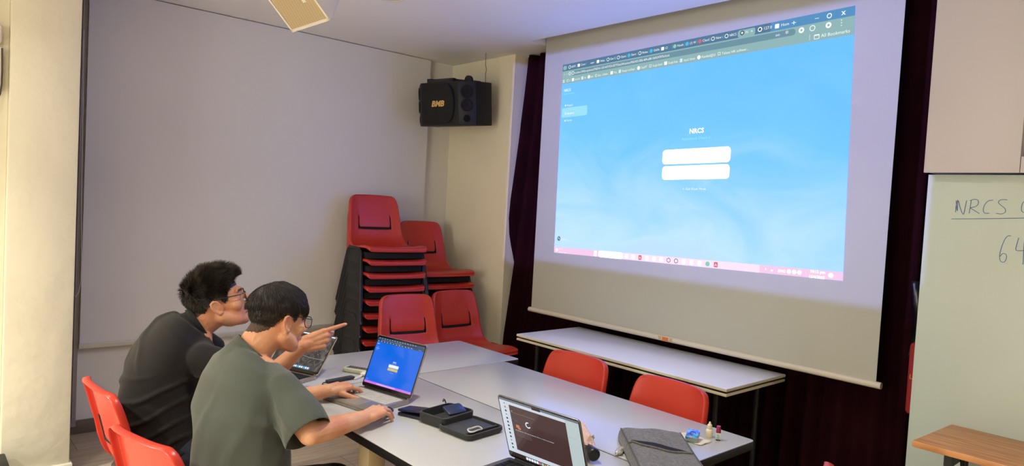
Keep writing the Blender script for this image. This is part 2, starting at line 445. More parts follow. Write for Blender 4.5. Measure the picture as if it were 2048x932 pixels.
def suv(px, py): return cv.inv(sp(px, py))
S_tab = em('tab_strip', (88, 124, 156)); S_tab2 = em('tab_strip_right', (90, 148, 196)); S_bar = em('toolbar', (146, 184, 186)); S_pill = em('address_field', (112, 150, 166))
S_w = em('white_text', (250, 255, 255), 1.0); S_w2 = em('pale_text', (214, 240, 250)); S_cy = em('cyan_text', (150, 245, 250))
S_pk = em('task_bar', (250, 208, 240)); S_pk2 = em('task_bar_light', (255, 232, 252)); S_hi = em('menu_highlight', (160, 228, 250))
S_blu = em('icon_blue', (80, 190, 235)); S_red = em('icon_red', (214, 110, 130)); S_dk = em('icon_dark', (80, 100, 110)); S_gr = em('icon_green', (140, 210, 190)); S_wf = em('white_field', (255, 255, 255), 2.5)
page = page_material()
# page background as a fine grid with its own picture coordinates
NX, NY = 24, 16
cv.use(page); cv.layer = 0; v_top = suv(1400, 122)[1]; v_bot = suv(1400, 517)[1]
for j in range(NY):
    for i in range(NX):
        q = [(i / NX, j / NY), ((i + 1) / NX, j / NY), ((i + 1) / NX, (j + 1) / NY), (i / NX, (j + 1) / NY)]
        cv.mb.add([cv.P(*z) for z in q], [(0, 1, 2, 3)])
v1 = 0.058; v2 = 0.105; v3 = 0.152
v3 = v_top
v1 = v3 * 0.34; v2 = v3 * 0.68
cv.rect(0, 0, 0.78, v1, S_tab, 1); cv.rect(0.78, 0, 1, v1, S_tab2, 1); cv.rect(0, v1, 1, v3, S_bar, 1)
cv.rect(0.045, v1 + 0.006, 0.85, v2 - 0.004, S_pill, 2, r=0.012)
cv.rect(0.003, 0.008, 0.02, v1 - 0.006, S_bar, 2, r=0.006)
tabs = ['#201', 'Conv', 'user', 'Atlas', 'Get S', 'Open', 'Start', 'Relea', 'Gitlife', 'Cl', 'Noah', '(1) W', 'Claud', 'New i', 'NRCS']
icons = [S_w2, S_w, None, S_w, S_w2, S_w2, S_blu, S_w2, S_blu, S_w, S_gr, S_blu, S_red, S_w2, S_w2]
for i, (t, ic) in enumerate(zip(tabs, icons)):
    u = 0.028 + i * 0.0438
    if ic is S_w: cv.rect(u, v1 * 0.30, u + 0.011, v1 * 0.74, ic, 2, r=0.002)
    elif ic is not None:
        cv.disc(u + 0.006, v1 * 0.52, 0.006, ic, 2)
        if ic is S_w2: cv.disc(u + 0.006, v1 * 0.52, 0.0036, S_dk, 3)
    cv.text(t, u + 0.015, v1 * 0.66, 0.011, S_w, 2, wfit=min(text2d(t)[2] * 0.011 / 0.72 / cv.asp, 0.022))
    cv.rect(u + 0.0405, v1 * 0.25, u + 0.0412, v1 * 0.8, S_bar, 2)
cv.rect(0.683, 0.006, 0.735, v1, S_bar, 2, r=0.005); cv.disc(0.696, v1 * 0.52, 0.0065, S_dk, 3); cv.disc(0.696, v1 * 0.52, 0.003, S_w, 4); cv.text('N', 0.706, v1 * 0.66, 0.011, S_w, 3); cv.text('x', 0.722, v1 * 0.62, 0.012, S_w, 3)
cv.disc(0.749, v1 * 0.52, 0.0065, S_w, 2); cv.disc(0.749, v1 * 0.52, 0.004, S_dk, 3); cv.text('127.0', 0.759, v1 * 0.66, 0.012, S_w, 2)
cv.rect(0.792, v1 * 0.28, 0.804, v1 * 0.78, S_w, 2, r=0.002); cv.text('Hom', 0.809, v1 * 0.66, 0.012, S_w, 2)
cv.rect(0.8385, v1 * 0.5, 0.8505, v1 * 0.56, S_w, 2); cv.rect(0.8435, v1 * 0.34, 0.8455, v1 * 0.72, S_w, 2)
cv.rect(0.900, v1 * 0.52, 0.911, v1 * 0.57, S_w, 2); cv.ring(0.937, v1 * 0.52, 0.0065, 0.0022, S_w, 2); cv.text('x', 0.967, v1 * 0.72, 0.022, S_w, 2, bold=0.01)
va = v2 - (v2 - v1) * 0.33
cv.text('<', 0.007, va, 0.012, S_w2, 2); cv.text('>', 0.020, va, 0.012, S_w2, 2); cv.ring(0.036, (v1 + v2) / 2, 0.0055, 0.0018, S_w, 2)
cv.ring(0.052, (v1 + v2) / 2, 0.006, 0.002, S_w, 3)
cv.text('localhost:3000/programmes/37687a4c-1d53-4d7f-9524-287775dea244/sessions/906b3423-385b-4bf9-ad88-106063470f76c/kiosk', 0.060, va, 0.0115, S_w, 3, wfit=0.395)
cv.text('oo', 0.795, va, 0.012, S_w, 3); cv.text('*', 0.822, va + 0.008, 0.024, S_w, 3)
for u in (0.866, 0.895, 0.936): cv.ring(u, (v1 + v2) / 2, 0.0075, 0.0045 if u != 0.895 else 0.002, S_w, 3)
for k in (-1, 0, 1): cv.disc(0.968, (v1 + v2) / 2 + k * 0.010, 0.0014, S_w, 3, 8)
vb = v3 - (v3 - v2) * 0.32; vm = (v2 + v3) / 2
for a in (0.004, 0.0085):
    for b_ in (-0.006, 0.002): cv.rect(a, vm + b_, a + 0.0035, vm + b_ + 0.005, S_w, 2)
marks = [('SC', 0.021), ('Send to Kindle', 0.047), ('Affinic', 0.091), ('Beautiful', 0.121), ('Base - Softwar...', 0.153), ('Writing', 0.222), ('Manager and Empl...', 0.256), ('ChatGPT', 0.332), ('Google Gemini', 0.378), ('Google Keep', 0.436), ('Input2 Library', 0.492), ('Mumbled@2d', 0.553), ('Taleez HR softwar...', 0.620)]
for i, (t, u) in enumerate(marks):
    if i % 4 == 0: cv.ring(u + 0.006, vm, 0.006, 0.0018, S_w, 2, 4, 45, 405)
    elif i % 4 == 1: cv.rect(u, vm - 0.008, u + 0.011, vm + 0.008, S_w, 2, r=0.002)
    elif i % 4 == 2: cv.rect(u + 0.001, vm - 0.008, u + 0.010, vm + 0.008, S_w2, 2)
    else: cv.disc(u + 0.006, vm, 0.006, S_w, 2)
    nx_ = marks[i + 1][1] if i + 1 < len(marks) else u + 0.12
    tw0 = text2d(t)[2] * 0.011 / 0.72 / cv.asp; cv.text(t, u + 0.0145, vb, 0.011, S_w, 2, wfit=min(tw0, nx_ - u - 0.021))
cv.rect(0.888, v2 + 0.004, 0.889, v3 - 0.006, S_w2, 2); cv.rect(0.900, vm - 0.008, 0.914, vm + 0.010, S_w, 2, r=0.002); cv.rect(0.9015, vm - 0.003, 0.9125, vm + 0.008, S_bar, 3); cv.text('All Bookmarks', 0.918, vb, 0.013, S_w, 2)
# side menu and centre form
def at(px, py): return suv(px, py)
u, v = at(1128, 184); cv.text('NRCS', u, v, 0.014, S_w, 2, bold=0.015)
u, v = at(1128, 190); cv.text('Mission & Programmes', u, v, 0.0085, S_cy, 2, wfit=0.051)
u, v = at(1134, 213); cv.text('People', u, v, 0.011, S_w, 2); cv.disc(u - 0.007, v - 0.006, 0.003, S_w, 2)
ua, vaa = at(1124, 217); ub, vbb = at(1174, 229); cv.rect(ua, vaa, ub, vbb + 0.002, S_hi, 1, r=0.006)
u, v = at(1134, 229); cv.text('Sessions', u, v, 0.011, S_w, 2, bold=0.01); cv.ring(u - 0.007, v - 0.006, 0.004, 0.0015, S_w, 2)
u, v = at(1133, 243); cv.text('Forms', u, v, 0.011, S_w, 2); cv.disc(u - 0.007, v - 0.005, 0.003, S_w, 2)
u, v = at(1393, 266); cv.text('NRCS', u, v, 0.021, S_wf, 2, 'C', bold=0.012)
u, v = at(1392, 279); cv.text('Attendance Check-in', u, v, 0.0125, S_cy, 2, 'C')
for (xa, ya, xb, yb) in ((1326, 300, 1461, 326), (1325, 334, 1459, 358)):
    u0, v0 = at(xa, ya); u1, _ = at(xb, (ya + yb) / 2); _, vv1 = at((xa + xb) / 2, yb - 1 + 1.5); _, vv0 = at((xa + xb) / 2, ya - 3.5)
    cv.rect(u0, vv0, u1, vv1, S_wf, 2, r=0.011)
u, v = at(1390, 347); cv.text('Check in', u, v, 0.0135, em('pale_button_text', (196, 232, 240)), 3, 'C')
u, v = at(1388, 380); cv.text('<- Exit Kiosk Mode', u, v, 0.011, S_w, 2, 'C')
u, v = at(1118, 477); cv.disc(u, v, 0.008, S_dk, 2); cv.text('N', u, v + 0.006, 0.014, S_w, 3, 'C'); cv.text('Richard', u + 0.009, v + 0.008, 0.011, S_w, 2)
# task bar
vt = suv(1400, 519)[1]
cv.rect(0, vt, 0.30, 1, S_pk, 1); cv.rect(0.30, vt, 0.78, 1, S_pk2, 1); cv.rect(0.78, vt, 1, 1, S_pk, 1)
vc = (vt + 1) / 2
cv.disc(0.014, vc, 0.006, S_w, 2); cv.text('31°C', 0.024, vc - 0.002, 0.010, S_w, 2); cv.text('Mostly clear', 0.024, vc + 0.014, 0.008, S_w, 2)
cv.rect(0.188, vc - 0.013, 0.199, vc + 0.013, S_wf, 2, r=0.002)
cv.rect(0.206, vc - 0.016, 0.310, vc + 0.016, S_wf, 2, r=0.010)
for i in range(13):
    u = 0.325 + i * 0.0268
    if i in (2, 12): cv.rect(u - 0.006, vc - 0.011, u + 0.006, vc + 0.011, S_red, 2, r=0.002); cv.text('A', u, vc + 0.007, 0.013, S_w, 3, 'C')
    elif i in (6, 7): cv.ring(u, vc, 0.007, 0.0018, S_dk, 2)
    elif i == 11: cv.disc(u, vc, 0.007, S_gr, 2)
    else: cv.rect(u - 0.006, vc - 0.010, u + 0.006, vc + 0.010, S_wf, 2, r=0.003); 
for u, t in ((0.795, '^'), (0.812, 'o'), (0.832, 'ENG')): cv.text(t, u, vc + 0.006, 0.011, S_wf, 2)
for u in (0.862, 0.876, 0.890): cv.disc(u, vc, 0.0055, S_wf, 2)
cv.text('10:15 pm', 0.955, vc - 0.004, 0.011, S_wf, 2, 'R'); cv.text('15/4/2025', 0.955, vc + 0.016, 0.011, S_wf, 2, 'R'); cv.disc(0.970, vc, 0.006, S_wf, 2)
me = cv.mb.mesh('projected_picture')
uvl = me.uv_layers.new(name='UVMap')
for lo in me.loops:
    p = Vector(me.vertices[lo.vertex_index].co); cv.layer = 0
    lo_uv = cv.inv((p.x, YI, p.z)) if False else None
# picture coordinates by height and width on the screen plane
zt = (cv.c[0].z + cv.c[1].z) / 2; zb = (cv.c[2].z + cv.c[3].z) / 2; xl = cv.c[0].x; xr = cv.c[1].x
for lo in me.loops:
    p = me.vertices[lo.vertex_index].co; uvl.data[lo.index].uv = ((p.x - xl) / (xr - xl), (zt - p.z) / (zt - zb))
obj('projected_picture', me, cv.mats, ps, True, 0, fix=False)

# projector hung from the ceiling in front of the screen: throws the faint raster around the picture
pj = thing('projector', 'white ceiling projector hanging in front of the screen', 'projector', (-2.30, 0.62, 2.49))
pw = mat('projector_white', (225, 225, 222), 0.4)
zp = 2.56; ap = 0.10
bx = MB()
xa, xb = -1.72 / 2.86 * ap, 1.48 / 2.86 * ap; za, zb2 = (1.165 - zp) / 2.86 * ap, (2.655 - zp) / 2.86 * ap
cx, cy = -2.30, 0.62
bx.box((cx - 0.16, cy - 0.28, zp - 0.07), (cx + 0.16, cy - 0.10, zp + 0.06), bev=0.01)
bx.box((cx - 0.16, cy - 0.10, zp + 0.04), (cx + 0.16, cy + ap, zp + 0.06)).box((cx - 0.16, cy - 0.10, zp - 0.07), (cx + 0.16, cy + ap, zp - 0.06))
bx.box((cx - 0.16, cy - 0.10, zp - 0.06), (cx - 0.15, cy + ap, zp + 0.04)).box((cx + 0.15, cy - 0.10, zp - 0.06), (cx + 0.16, cy + ap, zp + 0.04))
bx.box((cx - 0.15, cy + ap - 0.002, zp - 0.06), (cx + xa, cy + ap, zp + 0.04)).box((cx + xb, cy + ap - 0.002, zp - 0.06), (cx + 0.15, cy + ap, zp + 0.04))
bx.box((cx + xa, cy + ap - 0.002, zp + zb2), (cx + xb, cy + ap, zp + 0.04)).box((cx + xa, cy + ap - 0.002, zp - 0.06), (cx + xb, cy + ap, zp + za))
obj('projector_body', bx, pw, pj, True, 0)
obj('ceiling_mount', MB().tube([(cx, cy - 0.05, zp + 0.055), (cx, cy - 0.05, CEIL)], 0.02, 12), pw, pj, True)
sl = bpy.data.lights.new('projector_light', 'SPOT'); sl.energy = 330; sl.spot_size = R(120); sl.spot_blend = 0.1; sl.shadow_soft_size = 0.0008; sl.color = (0.22, 0.27, 1.0)
so = bpy.data.objects.new('projector_light', sl); COL.objects.link(so); so.location = (cx, cy, zp); so.rotation_euler = (Vector((-2.45, 3.48, 1.95)) - Vector((cx, cy, zp))).to_track_quat('-Z', 'Y').to_euler()

# ------------------------------------------------------------------ corner loudspeaker
blk = mat('speaker_black', (17, 17, 19), 0.6, bump=0.1, bscale=200); blk2 = mat('speaker_grille', (9, 9, 10), 0.8, bump=0.4, bscale=400); blk3 = mat('speaker_panel', (22, 23, 30), 0.5)
gold = mat('gold_letters', (222, 184, 110), 0.4, metal=0.2)
ls = thing('loudspeaker', 'black wall loudspeaker with gold lettering in the corner under the ceiling', 'loudspeaker', (-4.42, 3.20, 2.28), 0)
TS = Matrix.Translation((-4.385, 3.09, 2.30)) @ Matrix.Rotation(R(14), 4, 'Z') @ Matrix.Rotation(R(6), 4, 'X')
W2, CH, D, H = 0.182, 0.10, 0.30, 0.165
prof = [(-W2, 0), (W2, 0), (W2 + CH, CH), (W2 + CH, D), (-W2 - CH, D), (-W2 - CH, CH)]
obj('cabinet', MB().prism(prof, -H, H, TS, bev=0.004), blk, ls, True)
g = [(-0.155, -H + 0.012), (0.10, -H + 0.012)]
gp = [(-0.150, -0.15), (0.085, -0.15)] + [(0.085 + 0.075 * math.sin(R(a)), -0.15 * math.cos(R(a))) for a in range(15, 180, 15)] + [(0.085, 0.15), (-0.150, 0.15)]
TG = TS @ Matrix.Translation((0, -0.012, 0)) @ Matrix.Rotation(R(90), 4, 'X')
gr = obj('grille', MB().prism(gp, -0.012, 0.012, TG, bev=0.004), blk2, ls, True)
tv, tf, tw = text2d('BMB', 0.25, 0.035)
k = 0.13 / tw
lg = MB().add([(-0.055 + x * k, -0.02 + y * k * 0.92, 0.0125) for x, y in tv], tf, TG); 
lgm = evaluated(lg, [('SOLIDIFY', dict(thickness=0.002, offset=1))]); obj('lettering', lgm, gold, gr, True, 0)
for sx in (-1, 1):
    Tc = TS @ Matrix.Translation((sx * (W2 + CH / 2), CH / 2, 0)) @ Matrix.Rotation(R(45 * sx), 4, 'Z') @ Matrix.Rotation(R(90), 4, 'X')
    hp = obj('horn_panel', MB().box((-0.062, -0.155, -0.002), (0.062, 0.155, 0.004), Tc, bev=0.001), blk3, ls, True)
    for zc, rr in ((0.085, 0.05), (-0.015, 0.048)):
        obj('tweeter', MB().lathe([(rr, 0.003), (rr, 0.012), (rr - 0.008, 0.014), (rr - 0.016, 0.008), (0.012, 0.006), (0.01, 0.010), (0.001, 0.012)], 28, Tc @ Matrix.Translation((0, zc, 0))), blk2, hp, True)
    obj('bass_port', MB().lathe([(0.028, 0.003), (0.028, 0.007), (0.022, 0.0075), (0.021, 0.001), (0.001, 0.001)], 24, Tc @ Matrix.Translation((0.0, -0.115, 0.001))), mat('port_black', (4, 4, 5), 0.9), hp, True)
br = MB().box((-0.16, 0.05, H), (0.10, 0.09, H + 0.03), TS).box((-0.16, 0.05, H), (-0.12, 0.28, H + 0.035), TS).box((0.06, 0.05, H), (0.10, 0.28, H + 0.025), TS)
br.box((-0.16, 0.26, H - 0.02), (0.1, 0.40, H + 0.03), TS)
obj('wall_bracket', br, mat('bracket_steel', (40, 44, 44), 0.5), ls, True)
obj('bracket_knob', MB().lathe([(0.035, -0.01), (0.035, 0.01), (0.02, 0.014)], 20, TS @ Matrix.Translation((0.2, 0.12, H + 0.012)) @ Matrix.Rotation(R(90), 4, 'X')), blk, ls, True)
wr = [onY(971, 120, 3.4), onY(971, 130, 3.4), onY(973, 139, 3.4), onY(971, 148, 3.4), onY(971, 170, 3.38)]
wr[0].z = CEIL
obj('speaker_cable', MB().tube(wr, 0.0035, 8), mat('cable_beige', (150, 128, 104), 0.6), ls, True)

# ------------------------------------------------------------------ ceiling speaker (white) and downlight
wh = mat('white_plastic', (222, 216, 204), 0.35)
grl = mat('perforated_grille', (150, 132, 100), 0.6)
nt = grl.node_tree; b = nt.nodes['Principled BSDF']; tc = nt.nodes.new('ShaderNodeTexCoord'); vo = nt.nodes.new('ShaderNodeTexVoronoi'); vo.inputs['Scale'].default_value = 260; vo.inputs['Randomness'].default_value = 0
nt.links.new(tc.outputs['Object'], vo.inputs['Vector']); cr = nt.nodes.new('ShaderNodeValToRGB'); cr.color_ramp.elements[0].position = 0.25; cr.color_ramp.elements[1].position = 0.45
cr.color_ramp.elements[0].color = lin((120, 102, 76)); cr.color_ramp.elements[1].color = lin((190, 172, 138)); nt.links.new(vo.outputs['Distance'], cr.inputs[0]); nt.links.new(cr.outputs[0], b.inputs['Base Color'])
def ray_at(px, py, d): return CAM + ray(px, py) * d
A_ = ray_at(586, 60.5, 3.20); B_ = ray_at(658, 37, 3.02)
C_ = ray_at(548, 0, 3.10)
ex = (B_ - A_); wS = ex.length; ex.normalize(); up = (C_ - A_); up = (up - ex * up.dot(ex)).normalized(); nn = up.cross(ex).normalized()
if nn.dot(CAM - A_) < 0: nn = -nn
TW = Matrix((ex, up, ex.cross(up))).transposed().to_4x4(); TW.translation = A_
sgn = 1 if ex.cross(up).dot(nn) > 0 else -1
wsp = thing('ceiling_speaker', 'white loudspeaker with perforated grille hanging from the ceiling', 'loudspeaker', (A_.x, A_.y, A_.z))
HS = 0.32; DS = 0.21
def qz(z): return z * sgn
bd = MB()
poly = rrect(wS + 0.012, HS, 0.006, 3, wS / 2, HS / 2 - 0.006)
poly_b = rrect((wS + 0.012) * 0.72, HS * 0.8, 0.02, 3, wS / 2, HS / 2 + 0.004)
rings = [(poly, 0.0), (poly, -0.02), (rrect((wS + 0.012) * 0.98, HS * 0.98, 0.012, 3, wS / 2, HS / 2), -0.05), (poly_b, -DS)]
nv = len(poly); vs = []; fs = []
for p, z in rings: vs += [(x, y, qz(z)) for x, y in p]
for i in range(3):
    for k in range(nv): fs.append((i * nv + k, i * nv + (k + 1) % nv, (i + 1) * nv + (k + 1) % nv, (i + 1) * nv + k))
fs.append(tuple(range(nv))); fs.append(tuple(3 * nv + k for k in range(nv)))
obj('speaker_body', MB().add(vs, fs, TW), wh, wsp, True, 30)
obj('speaker_grille', MB().box((0.006, 0.006, min(qz(0.0), qz(0.003))), (wS - 0.006, HS - 0.02, max(qz(0.0), qz(0.003))), TW), grl, wsp, True, 0)
obj('rim', MB().box((-0.005, -0.007, min(qz(-0.003), qz(0.006))), (wS + 0.005, 0.006, max(qz(-0.003), qz(0.006))), TW).box((-0.006, -0.005, min(qz(-0.003), qz(0.006))), (0.005, HS, max(qz(-0.003), qz(0.006))), TW).box((wS - 0.005, -0.005, min(qz(-0.003), qz(0.006))), (wS + 0.006, HS, max(qz(-0.003), qz(0.006))), TW), wh, wsp, True)
obj('badge', MB().box((wS * 0.72, 0.10, min(qz(0.003), qz(0.007))), (wS * 0.80, 0.125, max(qz(0.003), qz(0.007))), TW), wh, wsp, True)
bk = TW @ Vector((wS / 2, HS * 0.6, qz(-DS + 0.02)))
obj('hanging_bracket', MB().tube([bk, (bk.x, bk.y, CEIL)], 0.012, 10), wh, wsp, True)
dl = onZ(779, -8, CEIL)
d_ = thing('downlight', 'round white recessed downlight in the ceiling, unlit', 'ceiling light', (dl.x, dl.y, CEIL))
obj('rim', MB().lathe([(0.082, 0), (0.096, 0), (0.097, -0.006), (0.090, -0.009), (0.080, -0.006), (0.076, 0.0)], 40, cap=False), wh, d_)
obj('reflector', MB().lathe([(0.079, -0.004), (0.07, -0.001), (0.045, -0.0005), (0.001, -0.0002)], 40, cap=False), mat('lamp_reflector', (210, 208, 205), 0.3, metal=0.3), d_)
# the lit lamps behind the camera
for lx, ly in LAMPS + [(-3.45, 0.15), (-1.9, 1.55)]:
    e = thing('downlight', 'round white recessed downlight in the ceiling, lit', 'ceiling light', (lx, ly, CEIL), group='lit ceiling downlights')
    obj('rim', MB().lathe([(0.085, 0), (0.10, 0), (0.10, -0.006), (0.085, -0.008)], 32, cap=False), wh, e)
    obj('lamp_disc', MB().lathe([(0.084, -0.004), (0.001, -0.004)], 32), em('lamp_glow', (255, 225, 180), 6), e)

# ------------------------------------------------------------------ right side: cabinet, glass board, desk
YC = 3.10; cabL = onY(1847, 345, YC)
cabm = mat('cabinet_laminate', (194, 188, 194), 0.45, var=0.02, vscale=2)
kb = thing('wall_cabinet', 'pale pink-white wall cabinet hanging above the writing board', 'cabinet', (cabL.x + 0.4, YC, cabL.z))
seam = onY(2043, 300, YC)
obj('cabinet_body', MB().box((cabL.x, YC + 0.02, cabL.z + 0.003), (seam.x - 0.001, 3.6, CEIL), bev=0.002).box((seam.x - 0.001, YC + 0.3, cabL.z + 0.06), (cabL.x + 1.0, 3.6, CEIL)).box((seam.x - 0.001, YC + 0.02, cabL.z + 0.003), (cabL.x + 1.0, 3.6, cabL.z + 0.055)), cabm, kb, True, 0)
obj('door', MB().box((cabL.x, YC, cabL.z), (seam.x - 0.001, YC + 0.019, CEIL - 0.002), bev=0.0015), cabm, kb, True)
obj('bottom_rail', MB().box((seam.x + 0.001, YC, cabL.z), (cabL.x + 1.0, YC + 0.019, cabL.z + 0.06), bev=0.0015), cabm, kb, True)
YBD = 3.16; bL = onY(1857, 349, YBD)
brd = thing('writing_board', 'greenish white glass board with blue handwriting under the wall cabinet', 'whiteboard', (bL.x + 0.5, YBD, 0.35))
glass_b = mat('glass_board', (188, 200, 192), 0.32, coat=0.0, var=0.04, vscale=2, spec=0.5)
obj('board_panel', MB().box((bL.x, YBD, 0.35), (bL.x + 1.2, YBD + 0.018, cabL.z - 0.004), bev=0.002), glass_b, brd, True)
ink = mat('blue_marker', (56, 92, 150), 0.6)
hw = MB()
def stroke(pts, w=0.0022):
    P = [onY(1800 + x / 2.589, 200 + y / 2.589, YBD - 0.0006) for x, y in pts]
    # smooth
    Q = []
    for i in range(len(P) - 1):
        p0 = P[max(i - 1, 0)]; p1 = P[i]; p2 = P[i + 1]; p3 = P[min(i + 2, len(P) - 1)]
        for k in range(5):
            t = k / 5; Q.append(0.5 * ((2 * p1) + (p2 - p0) * t + (2 * p0 - 5 * p1 + 4 * p2 - p3) * t * t + (3 * p1 - p0 - 3 * p2 + p3) * t ** 3))
    Q.append(P[-1])
    hw.tube(Q, w / 2, 5)
for s_ in ([(287, 582), (290, 550), (298, 517)], [(290, 520), (296, 575), (301, 520), (312, 560), (328, 592), (336, 560), (345, 520)], [(358, 587), (364, 550), (369, 518)], [(362, 522), (385, 514), (404, 520), (404, 540), (388, 553), (366, 558), (385, 572), (411, 588)],
           [(482, 519), (458, 522), (437, 545), (431, 572), (440, 586), (462, 586)], [(556, 518), (535, 515), (515, 520), (510, 533), (525, 547), (543, 562), (545, 580), (525, 590), (497, 587)],
           [(266, 616), (380, 615), (520, 613), (700, 610)], [(655, 518), (636, 532), (629, 556), (632, 578), (655, 584)], [(575, 704), (556, 705), (538, 730), (522, 775), (515, 812), (522, 836), (540, 838), (551, 818), (547, 798), (530, 796), (519, 810)],
           [(615, 714), (606, 745), (600, 776), (625, 780), (665, 778)], [(643, 730), (640, 790), (637, 852)]):
    stroke(s_)
obj('handwriting', hw, ink, brd, True)
wood = mat('desk_wood', (214, 150, 92), 0.38, var=0.25, vscale=5, stretch=(1.2, 14, 1), rgb2=(172, 114, 66))
d0 = onZ(1825, 880, 0.78); d1 = onZ(1903, 848, 0.78); d2 = onZ(2048, 883, 0.78); d3 = onZ(2048, 939, 0.78)
ex_ = (d2 - d1).normalized()
E2 = d1 + ex_ * 0.62; E3 = d0 + ex_ * 0.76
dk = thing('folding_desk', 'small desk with orange-brown wooden top in front of the writing board', 'desk', ((d0.x + E2.x) / 2, (d0.y + E2.y) / 2, 0))
obj('desk_top', MB().prism([(p.x, p.y) for p in (d0, E3, E2, d1)], 0.755, 0.78, bev=0.004), wood, dk, True)
cxk = (d0.x + E3.x) / 2; cyk = (d0.y + d1.y) / 2
fr = MB()
for s_ in (0.10, 0.52):
    p = d0 + ex_ * s_ + Vector((0, 0.06, 0)); q = p + Vector((0, 0.24, 0))
    fr.box((p.x - 0.012, p.y, 0.70), (p.x + 0.012, q.y, 0.755)).tube([(p.x, p.y + 0.03, 0.72), (p.x, p.y - 0.03, 0.0)], 0.013, 10).tube([(q.x, q.y - 0.03, 0.72), (q.x, q.y + 0.0, 0.0)], 0.013, 10)
    fr.tube([(p.x + 0.03, p.y + 0.05, 0.745), (p.x + 0.045, p.y + 0.02, 0.70), (p.x + 0.02, p.y + 0.03, 0.66)], 0.008, 8)
obj('folding_frame', fr, mat('black_metal', (18, 18, 20), 0.5), dk, True)

# red bag and clear-wrapped black things in the gap between curtain and board
rb = thing('red_bag', 'red cloth bag hanging in the gap between curtain and board', 'bag', (-1.02, 3.47, 0.74))
b0 = onY(1823, 683, 3.47); b1 = onY(1823, 828, 3.47)
obj('bag_body', MB().box((b0.x, 3.44, b1.z), (b0.x + 0.30, 3.50, b0.z), bev=0.02, seg=3), mat('red_cloth', (150, 30, 34), 0.8, bump=0.3, bscale=30), rb, True)
tv, tf, tw = text2d('LI', 0, 0.0); k = 0.03
obj('printed_letters', MB().add([(b0.x + 0.012 + x * k, 3.4385, (b0.z + b1.z) / 2 + y * k) for x, y in tv], tf), mat('yellow_print', (205, 150, 50), 0.6), rb, True, 0)
hk = MB().tube([(b0.x + 0.05, 3.47, b0.z - 0.01), (b0.x + 0.06, 3.47, b0.z + 0.18), (b0.x + 0.14, 3.47, b0.z + 0.24), (b0.x + 0.22, 3.47, b0.z + 0.18), (b0.x + 0.24, 3.47, b0.z - 0.01)], 0.012, 8)
obj('strap', hk, mat('black_strap', (24, 24, 26), 0.7), rb, True)
g0 = onY(1822, 560, 3.60); g1 = onY(1822, 670, 3.60)
gm = MB()
vs = []; fs = []
for j in range(25):
    for i in range(21):
        t = j / 24; s_ = i / 20
        vs.append((g0.x + 0.02 + 0.34 * s_, 3.58 + 0.025 * math.sin(s_ * 16 + t * 5) + 0.02 * noise.noise((s_ * 4, t * 5, 1)), g1.z - 0.1 + (g0.z - g1.z + 0.1) * t))
for j in range(24):
    for i in range(20): a = j * 21 + i; fs.append((a, a + 1, a + 22, a + 21))
gme = evaluated(MB().add(vs, fs), [('SOLIDIFY', dict(thickness=0.004))])
o = obj('garment_cover', gme, mat('dark_plastic_sheet', (22, 21, 20), 0.35, coat=0.2), sm=180); tag(o, 'dark shiny plastic cover hanging behind the red bag in the gap', 'cover')

# fixture at the far left edge and black box on the floor below it
hs = thing('wall_handset', 'white wall handset on a box at the far left edge beside the pillar', 'handset', (PX - 0.05, PY0 - 0.06, 1.9))
def pl(px, py, x=PX - 0.01): return onX(px, py, x)
q0 = pl(3, 94); q1 = pl(3, 182); yR = q0.y
obj('back_box', MB().box((PX - 0.05, yR - 0.10, q1.z), (PX - 0.015, yR + 0.008, q0.z), bev=0.004), mat('ivory_plastic', (222, 212, 190), 0.4), hs, True)
q2 = pl(5, 50); q3 = pl(5, 88)
obj('handset', MB().box((PX - 0.045, yR - 0.12, q3.z), (PX - 0.005, q2.y, q2.z), bev=0.012, seg=4), mat('ivory_plastic', (222, 212, 190), 0.4), hs, True)
q = [pl(4, 96, PX + 0.0), pl(4, 140, PX), pl(3, 170, PX), pl(0, 188, PX), pl(-6, 200, PX)]
obj('handset_cable', MB().tube(q, 0.004, 8), mat('dark_cable', (60, 52, 44), 0.5), hs, True)
bxp = onZ(0, 930, 0.10)
p_ = onX(12, 911, PX + 0.10)
bb = MB().box((PX + 0.06, p_.y - 0.25, 0.0), (PX + 0.26, p_.y, p_.z), bev=0.006)
tag(obj('floor_box', bb, mat('black_box', (14, 14, 15), 0.5)), 'black box on the floor at the foot of the pillar, far left edge', 'box')
# ================================================================== TABLES
lam_w = mat('white_laminate_lit', (236, 236, 238), 0.25)  # lighter copy of the white laminate, standing in for light the rear table lacks
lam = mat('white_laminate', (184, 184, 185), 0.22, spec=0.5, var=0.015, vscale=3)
edge_b = mat('black_edging', (18, 18, 20), 0.4)
edge_c = mat('cream_edging', (226, 216, 190), 0.5)
post_m = mat('beige_post', (178, 158, 122), 0.5)
blackm = mat('black_metal', (18, 18, 20), 0.5)
def table(label, x0, y0, x1, y1, posts, group=None, foot_dir='y', yaw=0.0):
    t = thing('meeting_table', label, 'table', ((x0 + x1) / 2, (y0 + y1) / 2, 0), yaw, group)
    w = x1 - x0; d = y1 - y0
    obj('tabletop', MB().prism(rrect(w - 0.004, d - 0.004, 0.018, 5), 0.722, 0.74, bev=0.0015), lam, t)
    obj('edge_band', MB().prism(rrect(w, d, 0.02, 5), 0.708, 0.7375, bev=0.002), edge_b, t)
    for (px_, py_) in posts:
        p = (px_ - (x0 + x1) / 2, py_ - (y0 + y1) / 2)
        mb = MB().box((p[0] - 0.035, p[1] - 0.035, 0.02), (p[0] + 0.035, p[1] + 0.035, 0.708), bev=0.005)
        obj('leg', mb, post_m, t)
    return t
TY = 1.80
table('white meeting table with the two open laptops and zip case, nearest the seated men', -2.665, 1.195, -1.25, TY, [(-2.09, 1.262), (-1.80, 1.262), (-2.09, TY - 0.067), (-1.80, TY - 0.067)], 'meeting tables pushed together')
